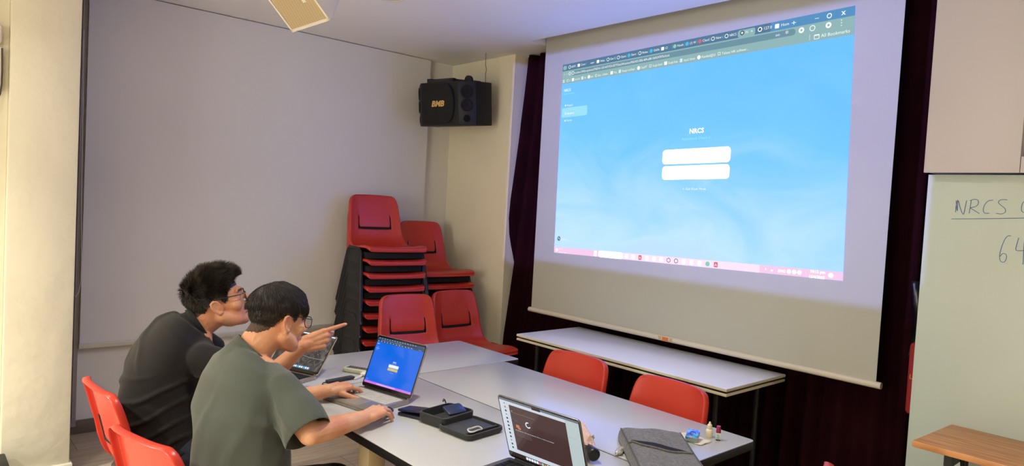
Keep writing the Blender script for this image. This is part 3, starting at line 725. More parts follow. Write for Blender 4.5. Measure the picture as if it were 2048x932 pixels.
table('white meeting table behind the black zip case, with grey laptop sleeve on it', -2.665, TY + 0.003, -1.248, 2.378, [(-2.20, TY + 0.07), (-1.78, TY + 0.07), (-2.20, 2.31), (-1.78, 2.31)], 'meeting tables pushed together')
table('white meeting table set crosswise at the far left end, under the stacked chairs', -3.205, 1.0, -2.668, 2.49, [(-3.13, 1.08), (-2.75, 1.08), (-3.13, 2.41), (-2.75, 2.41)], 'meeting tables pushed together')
ft = thing('folding_table', 'long folded table with doubled white top standing below the projection screen', 'table', (-2.455, 3.235, 0))
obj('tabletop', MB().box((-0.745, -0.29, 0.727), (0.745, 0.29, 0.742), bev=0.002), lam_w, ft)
obj('top_edge', MB().box((-0.7455, -0.2905, 0.7275), (0.7455, 0.2905, 0.7385)), edge_c, ft, sm=0)
obj('lower_top', MB().box((-0.745, -0.29, 0.703), (0.745, 0.29, 0.716), bev=0.002), edge_c, ft)
obj('core', MB().box((-0.735, -0.28, 0.7155), (0.735, 0.28, 0.7275)), edge_b, ft, sm=0)
for sx in (-1, 1):
    for sy in (-1, 1):
        obj('leg', MB().tube([(sx * 0.64, sy * 0.2, 0.703), (sx * 0.64, sy * 0.2, 0.0)], 0.014, 10), blackm, ft)
    obj('cross_bar', MB().tube([(sx * 0.64, -0.2, 0.15), (sx * 0.64, 0.2, 0.15)], 0.01, 8), blackm, ft)

# ================================================================== CHAIRS
red = mat('red_plastic', (194, 54, 38), 0.32, spec=0.5, bump=0.05, bscale=160)
legm = mat('chair_black', (30, 29, 30), 0.55); navy = mat('chair_navy_frame', (24, 26, 52), 0.45)
PROF = [(0.220, 0.424), (0.222, 0.431), (0.215, 0.438), (0.195, 0.442), (0.15, 0.443), (0.09, 0.438), (0.03, 0.431), (-0.03, 0.427), (-0.085, 0.428), (-0.13, 0.438), (-0.165, 0.458), (-0.188, 0.488), (-0.202, 0.52),
        (-0.211, 0.553), (-0.2145, 0.5635), (-0.224, 0.622), (-0.236, 0.655), (-0.249, 0.71), (-0.262, 0.758), (-0.270, 0.785), (-0.275, 0.800), (-0.278, 0.808)]
WID = [0.214, 0.220, 0.224, 0.227, 0.230, 0.230, 0.228, 0.226, 0.224, 0.221, 0.217, 0.213, 0.209, 0.206, 0.205, 0.202, 0.198, 0.194, 0.189, 0.180, 0.168, 0.145]
US = [-1, -0.965, -0.92, -0.85, -0.76, -0.655, -0.622, -0.5, -0.25, 0, 0.25, 0.5, 0.622, 0.655, 0.76, 0.85, 0.92, 0.965, 1]
def chair_shell():
    nU = len(US); nV = len(PROF); P = []
    for j in range(nV):
        y, z = PROF[j]; w = WID[j]
        t = j / (nV - 1)
        seatness = max(0, 1 - abs(j - 5) / 6); backness = max(0, (j - 10) / (nV - 11))
        for u in US:
            e = abs(u) ** 3.0
            dy = 0.0; dz = 0.0
            dz += 0.014 * seatness * e
            dy += 0.030 * e * (1 if j >= 9 else j / 9 * 0.6) * (1 - 0.35 * backness)
            if j >= nV - 4: dz -= 0.004 * abs(u) ** 2
            if j < 3: dz -= 0.0
            P.append(Vector((u * w, y + dy, z + dz)))
    # normals towards the sitter
    bm = bmesh.new(); vs = [bm.verts.new(p) for p in P]
    for j in range(nV - 1):
        for i in range(nU - 1):
            ul, ur = US[i], US[i + 1]
            hole = False
            if j == 13 and ul >= -0.656 and ur <= 0.656: hole = True                       # horizontal slit
            if (abs(ul) in (0.655, 0.622) and abs(ur) in (0.655, 0.622)) and 13 <= j <= 15: hole = True
            if hole: continue
            bm.faces.new((vs[j * nU + i], vs[j * nU + i + 1], vs[(j + 1) * nU + i + 1], vs[(j + 1) * nU + i]))
    bm.normal_update()
    # outer border (not the slits)
    bd = []
    for e in bm.edges:
        if len(e.link_faces) == 1:
            js = [v.index for v in e.verts]
            bd.append(e)
    bm.verts.index_update()
    def on_outer(v):
        i = v.index % nU; j = v.index // nU
        return i in (0, nU - 1) or j in (0, nV - 1)
    bm.verts.ensure_lookup_table()
    outer = [e for e in bd if on_outer(e.verts[0]) and on_outer(e.verts[1])]
    # rolled rim: two extra rows turned down and back
    loop = [j * nU for j in range(nV)] + [(nV - 1) * nU + i for i in range(1, nU)] + [j * nU + nU - 1 for j in range(nV - 2, -1, -1)] + [i for i in range(nU - 2, 0, -1)]
    cen = Vector((0, -0.03, 0.55)); prev = loop; newidx = []
    base = [P[k].copy() for k in loop]
    n = len(loop); nrm = []
    for a, k in enumerate(loop):
        j = k // nU; j0 = max(j - 1, 0); j1 = min(j + 1, nV - 1)
        ty = PROF[j1][0] - PROF[j0][0]; tz = PROF[j1][1] - PROF[j0][1]; L = math.hypot(ty, tz)
        nn_ = Vector((0, -tz / L, ty / L))      # candidate normal
        if nn_.y * 1 + nn_.z * -1 > 0: pass
        # side away from the sitter: down for the seat, back for the back
        if (nn_.z > 0 and j < 9) or (nn_.y > 0 and j >= 9): nn_ = -nn_
        nrm.append(nn_)
    bm.verts.ensure_lookup_table()
    prevv = [bm.verts[k] for k in loop]
    for (o_out, o_dn) in ((0.004, 0.003), (0.007, 0.010), (0.007, 0.018)):
        cur = []
        for a in range(n):
            d = (base[(a + 1) % n] - base[a - 1]).normalized(); outw = d.cross(nrm[a]).normalized()
            if outw.dot(base[a] - cen) < 0: outw = -outw
            cur.append(bm.verts.new(base[a] + outw * o_out + nrm[a] * o_dn * (1.55 if loop[a] // nU >= 10 else 1.0)))
        for a in range(n):
            b_ = (a + 1) % n; bm.faces.new((prevv[a], prevv[b_], cur[b_], cur[a]))
        prevv = cur
    bmesh.ops.recalc_face_normals(bm, faces=list(bm.faces))
    me = bpy.data.meshes.new('t'); bm.to_mesh(me); bm.free()
    return evaluated(me, [('SOLIDIFY', dict(thickness=0.004, offset=0)), ('SUBSURF', dict(levels=1, render_levels=1))])
def make_chair(label, loc, rz, group):
    t = thing('stacking_chair', label, 'chair', loc, rz, group)
    obj('seat_shell', chair_shell(), red, t, sm=50)
    for s in (-1, 1):
        xt = s * 0.236; xb = s * 0.262
        ft_ = (xt, 0.115, 0.40); fb = (xb, 0.215, 0.0); rt = (xt, -0.115, 0.40); rb_ = (xb, -0.235, 0.0)
        def arc(y0, y1, zz):
            return [(xt, y0 + (y1 - y0) * (1 - math.cos(a * math.pi / 2 / 4)) if False else 0, zz)]
        obj('leg', MB().tube([(xt - s * 0.02, 0.055, 0.423), (xt, 0.085, 0.420), (xt, 0.108, 0.405), (xt + s * 0.002, 0.122, 0.37), fb], 0.011, 8), navy, t)
        obj('leg', MB().tube([(xt - s * 0.02, -0.055, 0.423), (xt, -0.085, 0.420), (xt, -0.108, 0.405), (xt + s * 0.002, -0.122, 0.37), rb_], 0.011, 8), navy, t)
        # black web panel between the legs of this side
        pts = [(-0.150, 0.25), (-0.125, 0.35), (-0.112, 0.395), (-0.085, 0.420), (0.085, 0.420), (0.112, 0.395), (0.125, 0.35), (0.150, 0.25), (0.118, 0.285), (0.085, 0.315), (0.0, 0.322), (-0.085, 0.315), (-0.118, 0.285)]
        T = Matrix.Translation((xt + s * 0.009, 0, 0)) @ Matrix(((0, 0, 1, 0), (1, 0, 0, 0), (0, 1, 0, 0), (0, 0, 0, 1)))
        sp_ = MB().prism(pts, -0.005, 0.005, T, bev=0.0015)
        obj('side_panel', sp_, legm, t)
        rimp = [(s_ * 1.0, z_) for s_, z_ in ((-0.232, 0.015), (-0.128, 0.36), (-0.115, 0.40), (-0.085, 0.424), (0.085, 0.424), (0.115, 0.40), (0.128, 0.36), (0.212, 0.015))]
        obj('side_frame', MB().tube([(xt + s * (0.008 + (0.40 - z_) * 0.065 if z_ < 0.4 else 0.008), y_, z_) for y_, z_ in rimp], 0.0125, 8), legm, t)
    obj('seat_support', MB().box((-0.222, -0.09, 0.358), (0.222, 0.165, 0.405), bev=0.006), mat('seat_frame_black', (12, 12, 13), 0.7), t)
    sl_ = MB()  # dark strips behind the back slots, standing in for their shade
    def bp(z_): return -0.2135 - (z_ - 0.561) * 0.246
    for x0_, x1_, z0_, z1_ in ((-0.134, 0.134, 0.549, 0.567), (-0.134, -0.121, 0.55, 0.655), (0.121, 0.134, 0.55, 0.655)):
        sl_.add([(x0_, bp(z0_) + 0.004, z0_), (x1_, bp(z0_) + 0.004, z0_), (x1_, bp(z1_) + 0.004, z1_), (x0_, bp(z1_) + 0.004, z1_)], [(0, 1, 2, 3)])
    obj('slot_shade', evaluated(sl_, [('SOLIDIFY', dict(thickness=0.003, offset=0))]), mat('slot_shade_black', (10, 9, 9), 0.9), t, sm=0)
    return t
PITCH = 0.0955
ORD = ['bottommost', 'second', 'third', 'fourth', 'fifth', 'sixth', 'seventh', 'eighth']
proto = None
def stack(cx, cy, rz, n, where, group, lean=0.004):
    global proto
    for k in range(n):
        if n == 2: lab = ('upper' if k else 'lower') + ' red plastic chair of ' + where
        else: lab = 'red plastic chair, %s of %s' % ('topmost' if k == n - 1 else ('bottommost' if k == 0 else ORD[k] + ' from the bottom'), where)
        f = Vector((-math.sin(rz), math.cos(rz), 0))
        loc = (cx + f.x * lean * k + 0.002 * math.sin(k * 7.1), cy + f.y * lean * k + 0.003 * math.sin(k * 5.3), PITCH * k)
        r2 = rz + 0.012 * math.sin(k * 3.7)
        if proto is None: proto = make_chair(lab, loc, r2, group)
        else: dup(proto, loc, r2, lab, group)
stack(-4.44, 2.70, R(-96), 9, 'the tallest stack by the blind', 'red chairs of the tallest stack')
stack(-4.46, 3.17, R(-93), 7, 'the second stack beside the corner column', 'red chairs of the second tall stack')
stack(-3.71, 2.57, R(-98), 2, 'the short stack in front of the tallest stack', 'red chairs of the left short stack')
stack(-3.77, 3.06, R(-89), 2, 'the short stack in front of the corner column', 'red chairs of the right short stack')
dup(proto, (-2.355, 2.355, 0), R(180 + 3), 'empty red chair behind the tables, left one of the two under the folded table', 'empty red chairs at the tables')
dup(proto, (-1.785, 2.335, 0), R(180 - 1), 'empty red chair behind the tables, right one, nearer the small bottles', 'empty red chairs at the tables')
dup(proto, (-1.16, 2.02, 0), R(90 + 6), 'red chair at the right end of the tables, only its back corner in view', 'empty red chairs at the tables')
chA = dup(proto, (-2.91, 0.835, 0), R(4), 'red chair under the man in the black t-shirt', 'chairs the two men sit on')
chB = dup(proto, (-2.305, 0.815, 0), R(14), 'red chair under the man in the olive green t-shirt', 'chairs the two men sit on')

# ================================================================== LAPTOPS
def laptop(name, label, hx, hy, yaw, tilt, w, hl, d, z0, shell_rgb, key_rgb, deck_rgb, bezel, draw, thick=0.012, bez=(0.006, 0.008, 0.016)):
    t = thing(name, label, 'laptop', (hx, hy, 0.7402), R(yaw))
    sh = mat('laptop_shell_%d' % shell_rgb[0], shell_rgb, 0.35, metal=0.75); dkm = mat('laptop_deck_%d' % deck_rgb[0], deck_rgb, 0.4, metal=0.6); km = mat('laptop_keys_%d' % key_rgb[0], key_rgb, 0.5)
    hz = z0 - 0.7402
    obj('base', MB().prism(rrect(w, d, 0.012, 5, 0, -d / 2), 0.001, hz - 0.003, bev=0.0015), dkm if False else sh, t)
    kb_ = MB(); kw = w * 0.86; rows = 5; kd = d * 0.44; ky0 = -0.022
    kb_.box((-kw / 2 - 0.003, ky0 - kd - 0.003, hz - 0.0034), (kw / 2 + 0.003, ky0 + 0.003, hz - 0.0026))
    obj('key_bed', kb_, mat('key_bed_%d' % key_rgb[0], tuple(int(c * 0.8) for c in key_rgb), 0.6), t, sm=0)
    kk = MB()
    for r_ in range(rows + 1):
        n = 14; y1 = ky0 - kd * r_ / (rows + 1); y0 = y1 - kd / (rows + 1) * 0.84
        c = 0
        while c < n:
            span = 1
            if r_ == rows and c == 4: span = 5
            x0 = -kw / 2 + kw * c / n; x1 = -kw / 2 + kw * (c + span) / n - kw / n * 0.14
            kk.box((x0, y0, hz - 0.003), (x1, y1, hz - 0.0012)); c += span
    obj('keyboard', kk, km, t, sm=0)
    obj('trackpad', MB().prism(rrect(w * 0.38, d * 0.36, 0.004, 3, 0, -d * 0.76), hz - 0.0031, hz - 0.0026), mat('trackpad_%d' % deck_rgb[0], tuple(min(255, c + 8) for c in deck_rgb), 0.3, metal=0.4), t)
    # lid
    TL_ = Matrix.Translation((0, 0, hz)) @ Matrix.Rotation(-R(tilt), 4, 'X') @ Matrix.Rotation(R(90), 4, 'X')   # x right, y up the lid, z towards user
    lid = obj('lid', MB().prism(rrect(w, hl, 0.010, 5, 0, hl / 2), -0.0055, 0.0, TL_, bev=0.001), sh, t)
    obj('bezel', MB().prism(rrect(w - 0.003, hl - 0.003, 0.009, 5, 0, hl / 2), 0.0, 0.0006, TL_), mat('bezel_black', (12, 12, 14), 0.15), lid)
    obj('hinge', MB().tube([(-w * 0.42, 0.0, hz - 0.002), (w * 0.42, 0.0, hz - 0.002)], 0.005, 10), mat('hinge_dark', (40, 40, 44), 0.4, metal=0.5), t)
    sw = w / 2 - bez[0]; y0 = bez[2]; y1 = hl - bez[1]
    z = 0.0009
    c_ = Canvas(TL_ @ Vector((-sw, y1, z)), TL_ @ Vector((sw, y1, z)), TL_ @ Vector((sw, y0, z)), TL_ @ Vector((-sw, y0, z)), 0.00018, 2 * sw / (y1 - y0))
    if (TL_.to_3x3() @ Vector((0, 0, 1))).dot(c_.n) < 0: c_.n = -c_.n
    draw(c_)
    obj('display', c_.mb.mesh('display'), c_.mats, lid, sm=0, fix=False)
    return t
def L(name, rgb, s=1.0): return em('disp_' + name, rgb, s, rough=0.12, base=(4, 4, 5))
def draw_blue(c):
    bl_ = L('blue', (0, 104, 232), 1.0); bar = L('bar', (40, 72, 110)); wt = L('white', (235, 245, 255)); pk = L('pink', (206, 120, 226)); ye = L('yellow', (206, 190, 110)); pill = L('pill', (30, 54, 88)); hi = L('hi', (40, 130, 238))
    c.rect(0, 0, 1, 1, bl_, 0); c.rect(0, 0, 1, 0.105, bar, 1); c.rect(0.05, 0.042, 0.86, 0.068, pill, 2, r=0.01)
    for i in range(15): c.rect(0.03 + i * 0.055, 0.012, 0.038 + i * 0.055, 0.026, wt, 2); c.text('tab', 0.043 + i * 0.055, 0.026, 0.010, wt, 2)
    c.text('localhost:3000/programmes/37687a4c-1d53-4d7f-9524/sessions/kiosk', 0.07, 0.060, 0.010, wt, 3, wfit=0.45)
    for i in range(12): c.rect(0.02 + i * 0.065, 0.079, 0.030 + i * 0.065, 0.095, wt, 2); c.text('mark', 0.034 + i * 0.065, 0.094, 0.010, wt, 2)
    c.text('All Bookmarks', 0.89, 0.094, 0.010, wt, 2); c.text('x', 0.965, 0.028, 0.016, wt, 2); c.text('-', 0.90, 0.028, 0.016, wt, 2)
    c.text('NRCS', 0.02, 0.150, 0.018, wt, 1, bold=0.02); c.text('People', 0.035, 0.215, 0.013, wt, 1); c.rect(0.012, 0.228, 0.10, 0.262, hi, 1, r=0.008); c.text('Sessions', 0.035, 0.251, 0.014, wt, 2); c.text('Forms', 0.035, 0.285, 0.013, wt, 1)
    c.text('NRCS', 0.5, 0.468, 0.026, wt, 1, 'C', bold=0.03); c.text('Attendance Check-in', 0.5, 0.492, 0.011, wt, 1, 'C')
    c.rect(0.40, 0.515, 0.61, 0.578, wt, 1, r=0.012); c.rect(0.40, 0.588, 0.61, 0.645, ye, 1, r=0.012); c.text('Check in', 0.505, 0.623, 0.014, wt, 2, 'C'); c.text('Exit Kiosk Mode', 0.505, 0.69, 0.011, wt, 1, 'C')
    c.rect(0, 0.952, 1, 1, pk, 1)
    for i in range(14): c.disc(0.29 + i * 0.028, 0.976, 0.008, wt, 2, 8)
    c.text('10:15', 0.95, 0.982, 0.012, wt, 2); c.text('Richard', 0.03, 0.925, 0.012, wt, 1)
laptop('laptop', 'silver laptop with bright blue screen, in front of the man in olive green', -2.424, 1.512, 11.6, 22, 0.292, 0.223, 0.212, 0.758, (168, 160, 150), (190, 186, 178), (150, 146, 140), 0, draw_blue, bez=(0.007, 0.009, 0.017))
def draw_map(c):
    g = mat('lit_disp_map', (4, 4, 5), 0.12, spec=0.5, emit=(54, 52, 54), estr=1.0)
    nt = g.node_tree; b = nt.nodes['Principled BSDF']; tc = nt.nodes.new('ShaderNodeTexCoord'); n = nt.nodes.new('ShaderNodeTexNoise'); n.inputs['Scale'].default_value = 26; n.inputs['Detail'].default_value = 8; n.inputs['Distortion'].default_value = 1.5
    nt.links.new(tc.outputs['Object'], n.inputs['Vector']); cr = nt.nodes.new('ShaderNodeValToRGB'); cr.color_ramp.elements[0].position = 0.4; cr.color_ramp.elements[1].position = 0.75
    cr.color_ramp.elements[0].color = lin((40, 38, 42)); cr.color_ramp.elements[1].color = lin((112, 108, 112)); nt.links.new(n.outputs[0], cr.inputs[0]); nt.links.new(cr.outputs[0], b.inputs['Emission Color'])
    wt = L('white', (235, 245, 255)); bu = L('dock', (70, 110, 150)); ri = L('river', (150, 148, 150)); dd = L('darkpanel', (34, 36, 42))
    c.rect(0, 0, 1, 1, g, 0); c.rect(0, 0, 1, 0.035, wt, 1); c.rect(0, 0.035, 0.45, 0.10, dd, 1)
    c.rect(0.28, 0.91, 0.82, 0.985, bu, 1, r=0.01)
    for i in range(12): c.rect(0.30 + i * 0.042, 0.925, 0.332 + i * 0.042, 0.972, wt if i % 3 else S_blu, 2, r=0.006)
    for k in range(20):
        a = k / 20; b_ = (k + 1) / 20
        f1 = lambda t: 0.45 + 0.22 * t ** 0.6 - 0.03 * math.sin(t * 7)
        c.poly([(a, f1(a)), (b_, f1(b_)), (b_, f1(b_) + 0.012), (a, f1(a) + 0.012)], ri, 1)
    for i in range(9): c.text('road', 0.1 + 0.09 * i, 0.25 + 0.06 * ((i * 5) % 7), 0.014, wt, 1)
laptop('laptop', 'laptop with dark map on screen, behind the man in olive green', -2.943, 1.341, 20.4, 37.6, 0.304, 0.197, 0.205, 0.757, (196, 180, 158), (20, 20, 22), (190, 178, 160), 0, draw_map, bez=(0.006, 0.006, 0.014))
def draw_dark(c):
    pale = L('pale', (206, 214, 226)); pale2 = L('pale2', (186, 200, 200)); br_ = L('brown', (74, 52, 50)); wt = L('white', (235, 245, 255)); gy = L('greybar', (110, 116, 126)); dk_ = L('darkdot', (30, 36, 46)); orr = L('orange', (196, 120, 76)); tx = L('dimtext', (150, 130, 130)); not_ = L('notch', (40, 24, 14)); dks = L('darkstrip', (48, 34, 30))
    c.rect(0, 0, 1, 1, pale, 0); c.rect(0, 0, 1, 0.035, gy, 1); c.rect(0.435, 0.0, 0.545, 0.045, not_, 2, r=0.004)
    c.rect(0.0, 0.93, 1, 1, dks, 1); c.rect(0.84, 0.035, 1, 0.93, pale2, 1); c.rect(0.84, 0.30, 0.95, 0.305, L('greenline', (150, 180, 160)), 2)
    c.rect(0.125, 0.085, 0.845, 0.86, br_, 2)
    c.rect(0.125, 0.20, 0.45, 0.204, tx, 3)
    for i in range(13):
        v = 0.08 + i * 0.064
        (c.disc(0.068, v, 0.012, orr if i == 1 else dk_, 2) if i not in (0, 3, 10) else c.rect(0.058, v - 0.01, 0.075, v + 0.01, gy, 2))
        c.text('chat', 0.088, v + 0.008, 0.012, gy, 2)
    c.text('user', 0.14, 0.185, 0.014, wt, 3); c.ring(0.345, 0.345, 0.034, 0.012, wt, 3, 20, 30, 290)
    c.rect(0.175, 0.40, 0.222, 0.455, orr, 3, r=0.01); c.rect(0.195, 0.44, 0.235, 0.475, orr, 3, r=0.008); c.text('session', 0.165, 0.345, 0.02, gy, 3)
    c.text('Waiting for the participants list to load and check', 0.155, 0.505, 0.014, wt, 3, wfit=0.50)
    for i in range(3): c.text('check in the names of the list', 0.165, 0.535 + i * 0.03, 0.012, tx, 3, wfit=0.2)
    for i in range(18): c.rect(0.23 + i * 0.034, 0.942, 0.258 + i * 0.034, 0.988, [wt, S_blu, wt, gy, wt, S_red, S_gr, orr][i % 8] if i > 3 else wt, 2, r=0.004)
laptop('laptop', 'grey laptop in the foreground with a dark brown window on screen', -1.441, 1.487, 5.5, -19.3, 0.320, 0.223, 0.222, 0.757, (128, 130, 136), (16, 16, 18), (120, 122, 128), 0, draw_dark, bez=(0.005, 0.005, 0.010))

# ================================================================== SMALL THINGS ON THE TABLES
TT = 0.7402
def frame_at(p, d):           # matrix with x axis along d on the table
    d = Vector((d.x, d.y, 0)).normalized(); M = Matrix((d, Vector((-d.y, d.x, 0)), Vector((0, 0, 1)))).transposed().to_4x4(); M.translation = (p.x, p.y, TT); return M
def tpt(px, py, z=TT): return onZ(px, py, z)
# usb hub
a = tpt(654, 767); b = tpt(706, 757); F = frame_at((a + b) / 2, b - a); Lh = (b - a).length
hub = thing('usb_hub', 'slim dark grey usb hub with a short cable beside the hand on the keyboard', 'usb hub', F.translation)
dg = mat('hub_grey', (44, 46, 54), 0.4)
obj('hub_body', MB().prism(rrect(Lh, 0.032, 0.004, 4), 0.0005, 0.013, F, bev=0.002), dg, hub, True)
q = [F @ Vector((-Lh / 2, 0, 0.006)), F @ Vector((-Lh / 2 - 0.02, 0.0, 0.007)), F @ Vector((-Lh / 2 - 0.033, -0.012, 0.005)), F @ Vector((-Lh / 2 - 0.025, -0.03, 0.004)), F @ Vector((-Lh / 2 + 0.02, -0.05, 0.004)), F @ Vector((-Lh / 2 + 0.055, -0.07, 0.004))]
obj('hub_cable', MB().tube(q, 0.0022, 8), blackm, hub, True)
# white adapter with cable
a = tpt(712, 754, TT + 0.01); b = tpt(733, 746, TT + 0.01); F = frame_at((a + b) / 2, b - a)
ad = thing('cable_adapter', 'white round cable plug behind the blue-screen laptop', 'cable', F.translation)
wp = mat('white_gloss', (232, 226, 214), 0.3)
obj('plug', MB().ell((0.02, 0, 0.011), (0.02, 0.014, 0.0105), F), wp, ad, True)
obj('cable', MB().tube([F @ Vector(p) for p in ((0.0, 0, 0.008), (-0.03, 0.004, 0.005), (-0.055, 0.0, 0.005))], 0.003, 8).tube([F @ Vector(p) for p in ((0.0, -0.004, 0.008), (-0.03, -0.006, 0.004), (-0.055, -0.004, 0.004))], 0.002, 8), wp, ad, True)
# remote control / pale handset
a = tpt(690, 741); b = tpt(752, 751); F = frame_at((a + b) / 2, b - a); Lr = (b - a).length
rm = thing('remote_control', 'pale green-white remote control lying behind the blue-screen laptop', 'remote control', F.translation)
pg = mat('remote_pale', (206, 206, 182), 0.4)
obj('remote_body', MB().prism(rrect(Lr, 0.052, 0.014, 5), 0.0005, 0.021, F, bev=0.006, seg=3), pg, rm, True)
rbm = MB()
for i in range(9):
    for j in range(3): rbm.box((-Lr / 2 + 0.018 + i * 0.0125, -0.016 + j * 0.0125, 0.0205), (-Lr / 2 + 0.026 + i * 0.0125, -0.008 + j * 0.0125, 0.0228), F)
obj('buttons', rbm, mat('remote_buttons', (66, 66, 62), 0.5), rm, True, 0)
# mouse under B's right hand
ms = thing('computer_mouse', 'black computer mouse under the right hand of the man in olive green', 'mouse', tpt(764, 829))
F = frame_at(tpt(764, 829), Vector((0.10, 1, 0)))
bm_ = blob(MB().ell((0, 0, 0.012), (0.047, 0.028, 0.016), F, 24), 0.002, 3)
for v in bm_.vertices: v.co.z = max(v.co.z, TT + 0.0005)
obj('mouse_body', bm_, mat('mouse_black', (18, 18, 22), 0.4), ms, True, 180)
# wallet
wl = thing('wallet', 'dark navy folded wallet leaning against the open zip case', 'wallet', tpt(822, 830))
lea = mat('navy_leather', (30, 32, 52), 0.35, bump=0.2, bscale=150)
a = tpt(803, 829); b = tpt(842, 838); F = frame_at((a + b) / 2, b - a); F = F @ Matrix.Translation((0.0, 0.025, 0))
obj('lower_fold', MB().prism(rrect(0.105, 0.085, 0.006, 4), 0.001, 0.012, F, bev=0.003), lea, wl, True)
obj('upper_fold', MB().prism(rrect(0.105, 0.083, 0.006, 4), 0.0, 0.009, F @ Matrix.Translation((-0.001, 0, 0.017)) @ Matrix.Rotation(R(-5), 4, 'X') @ Matrix.Rotation(R(-5), 4, 'Y'), bev=0.003), lea, wl, True)
# zip case: tray and lid
eva = mat('case_fabric', (34, 34, 34), 0.7, bump=0.12, bscale=400, sheen=0.1); lining = mat('case_lining', (62, 58, 52), 0.85)
zc = thing('zip_case', 'open black zip case with charger and cables inside, on the near table', 'case', (-1.96, 1.55, TT))
def dish(cx, cy, ux, w, d, h, wall=0.006, rad=0.022):
    F = frame_at(Vector((cx, cy, 0)), Vector(ux)); o = rrect(w, d, rad, 6); ob = rrect(w - 0.010, d - 0.010, rad, 6); i_ = rrect(w - 2 * wall, d - 2 * wall, rad - 0.004, 6); ib = rrect(w - 2 * wall - 0.012, d - 2 * wall - 0.012, rad - 0.004, 6)
    n = len(o); vs = []; fs = []
    for p, z in ((ob, 0.001), (o, 0.009), (o, h - 0.002), (rrect(w - 0.004, d - 0.004, rad, 6), h), (i_, h), (i_, 0.008), (ib, 0.004)): vs += [(x, y, z) for x, y in p]
    for r_ in range(6):
        for k in range(n): fs.append((r_ * n + k, r_ * n + (k + 1) % n, (r_ + 1) * n + (k + 1) % n, (r_ + 1) * n + k))
    fs.append(tuple(range(n))); fs.append(tuple(6 * n + k for k in range(n)))
    return MB().add(vs, fs, F), F
# corners read on the table
a = tpt(843, 858); b = tpt(888, 866)          # front edge of the tray (near)
c1 = tpt(839, 822, TT + 0.036); c2 = tpt(884, 843, TT + 0.036); c3 = tpt(949, 822, TT + 0.036); c4 = tpt(901, 806, TT + 0.036)
ctr = (c1 + c2 + c3 + c4) / 4; uxv = ((c3 - c2) + (c4 - c1)); wv = uxv.length / 2; dv = ((c2 - c1) + (c3 - c4)).length / 2
tray, FT = dish(ctr.x, ctr.y, (uxv.x, uxv.y, 0), wv, dv, 0.040)
tr = obj('case_tray', tray, eva, zc, True)
e1 = tpt(886, 845, TT + 0.022); e2 = tpt(926, 876, TT + 0.022); e3 = tpt(1001, 853, TT + 0.022); e4 = tpt(955, 828, TT + 0.022)
ctr2 = (e1 + e2 + e3 + e4) / 4; uxv2 = ((e3 - e2) + (e4 - e1)); wv2 = uxv2.length / 2; dv2 = ((e2 - e1) + (e3 - e4)).length / 2
lidm, FL = dish(ctr2.x, ctr2.y, (uxv2.x, uxv2.y, 0), wv2, dv2, 0.022)
ld = obj('case_lid', lidm, eva, zc, True)
obj('zip_pull', MB().tube([FT @ Vector((wv / 2 - 0.02, dv / 2, 0.04)), FT @ Vector((wv / 2 - 0.022, dv / 2 + 0.004, 0.05)), FT @ Vector((wv / 2 - 0.03, dv / 2 + 0.002, 0.056)), FT @ Vector((wv / 2 - 0.038, dv / 2 - 0.002, 0.05))], 0.003, 6), blackm, tr, True)
obj('net_pocket', MB().box((-wv2 / 2 + 0.012, -dv2 / 2 + 0.035, 0.006), (wv2 / 2 - 0.012, dv2 / 2 - 0.012, 0.016), FL, bev=0.003), mat('net_pocket', (52, 54, 58), 0.6), ld, True)
obj('pocket_band', MB().box((-wv2 / 2 + 0.010, -dv2 / 2 + 0.028, 0.010), (wv2 / 2 - 0.010, -dv2 / 2 + 0.036, 0.020), FL, bev=0.002), eva, ld, True)
pb = thing('power_bank', 'small dark blue power bank leaning inside the open zip case', 'power bank', FT @ Vector((0.03, 0.01, 0.0)))
pbc = tpt(909, 819, TT + 0.042); TPB = Matrix.Translation(pbc) @ Matrix.Rotation(math.atan2(uxv.y, uxv.x) - 0.12, 4, 'Z') @ Matrix.Rotation(R(24), 4, 'X')
obj('power_bank_body', MB().prism(rrect(0.084, 0.050, 0.008, 4), -0.005, 0.005, TPB, bev=0.002), mat('powerbank_navy', (34, 40, 68), 0.3), pb, True)
obj('power_bank_edge', MB().prism(rrect(0.0846, 0.0506, 0.008, 4), -0.002, 0.002, TPB), mat('pb_edge', (80, 84, 100), 0.3, metal=0.5), pb, True)
def coil(F, cx, cy, z, r, turns, thick, m, name, label, sq=0.6):
    pts = []
    for i in range(int(turns * 20)):
        t = i / 20 * 2 * math.pi; rr = r * (1 + 0.06 * math.sin(t * 2.3)); pts.append(F @ Vector((cx + rr * math.cos(t), cy + rr * sq * math.sin(t), z + 0.002 * math.sin(t * 3) + 0.0015 * i / 20)))
    return tag(obj(name, MB().tube(pts, thick, 6), m), label, 'cable')
coil(FT, -0.045, -0.005, 0.012, 0.026, 3, 0.002, mat('cable_black', (20, 20, 20), 0.5), 'charging_cable', 'black charging cable coiled in the deep half of the zip case')
coil(FL, -0.035, -dv2 / 2 + 0.028, 0.026, 0.030, 2.4, 0.0019, mat('cable_grey', (190, 190, 188), 0.4), 'earphone_cable', 'thin grey cable coiled on the lid of the zip case')
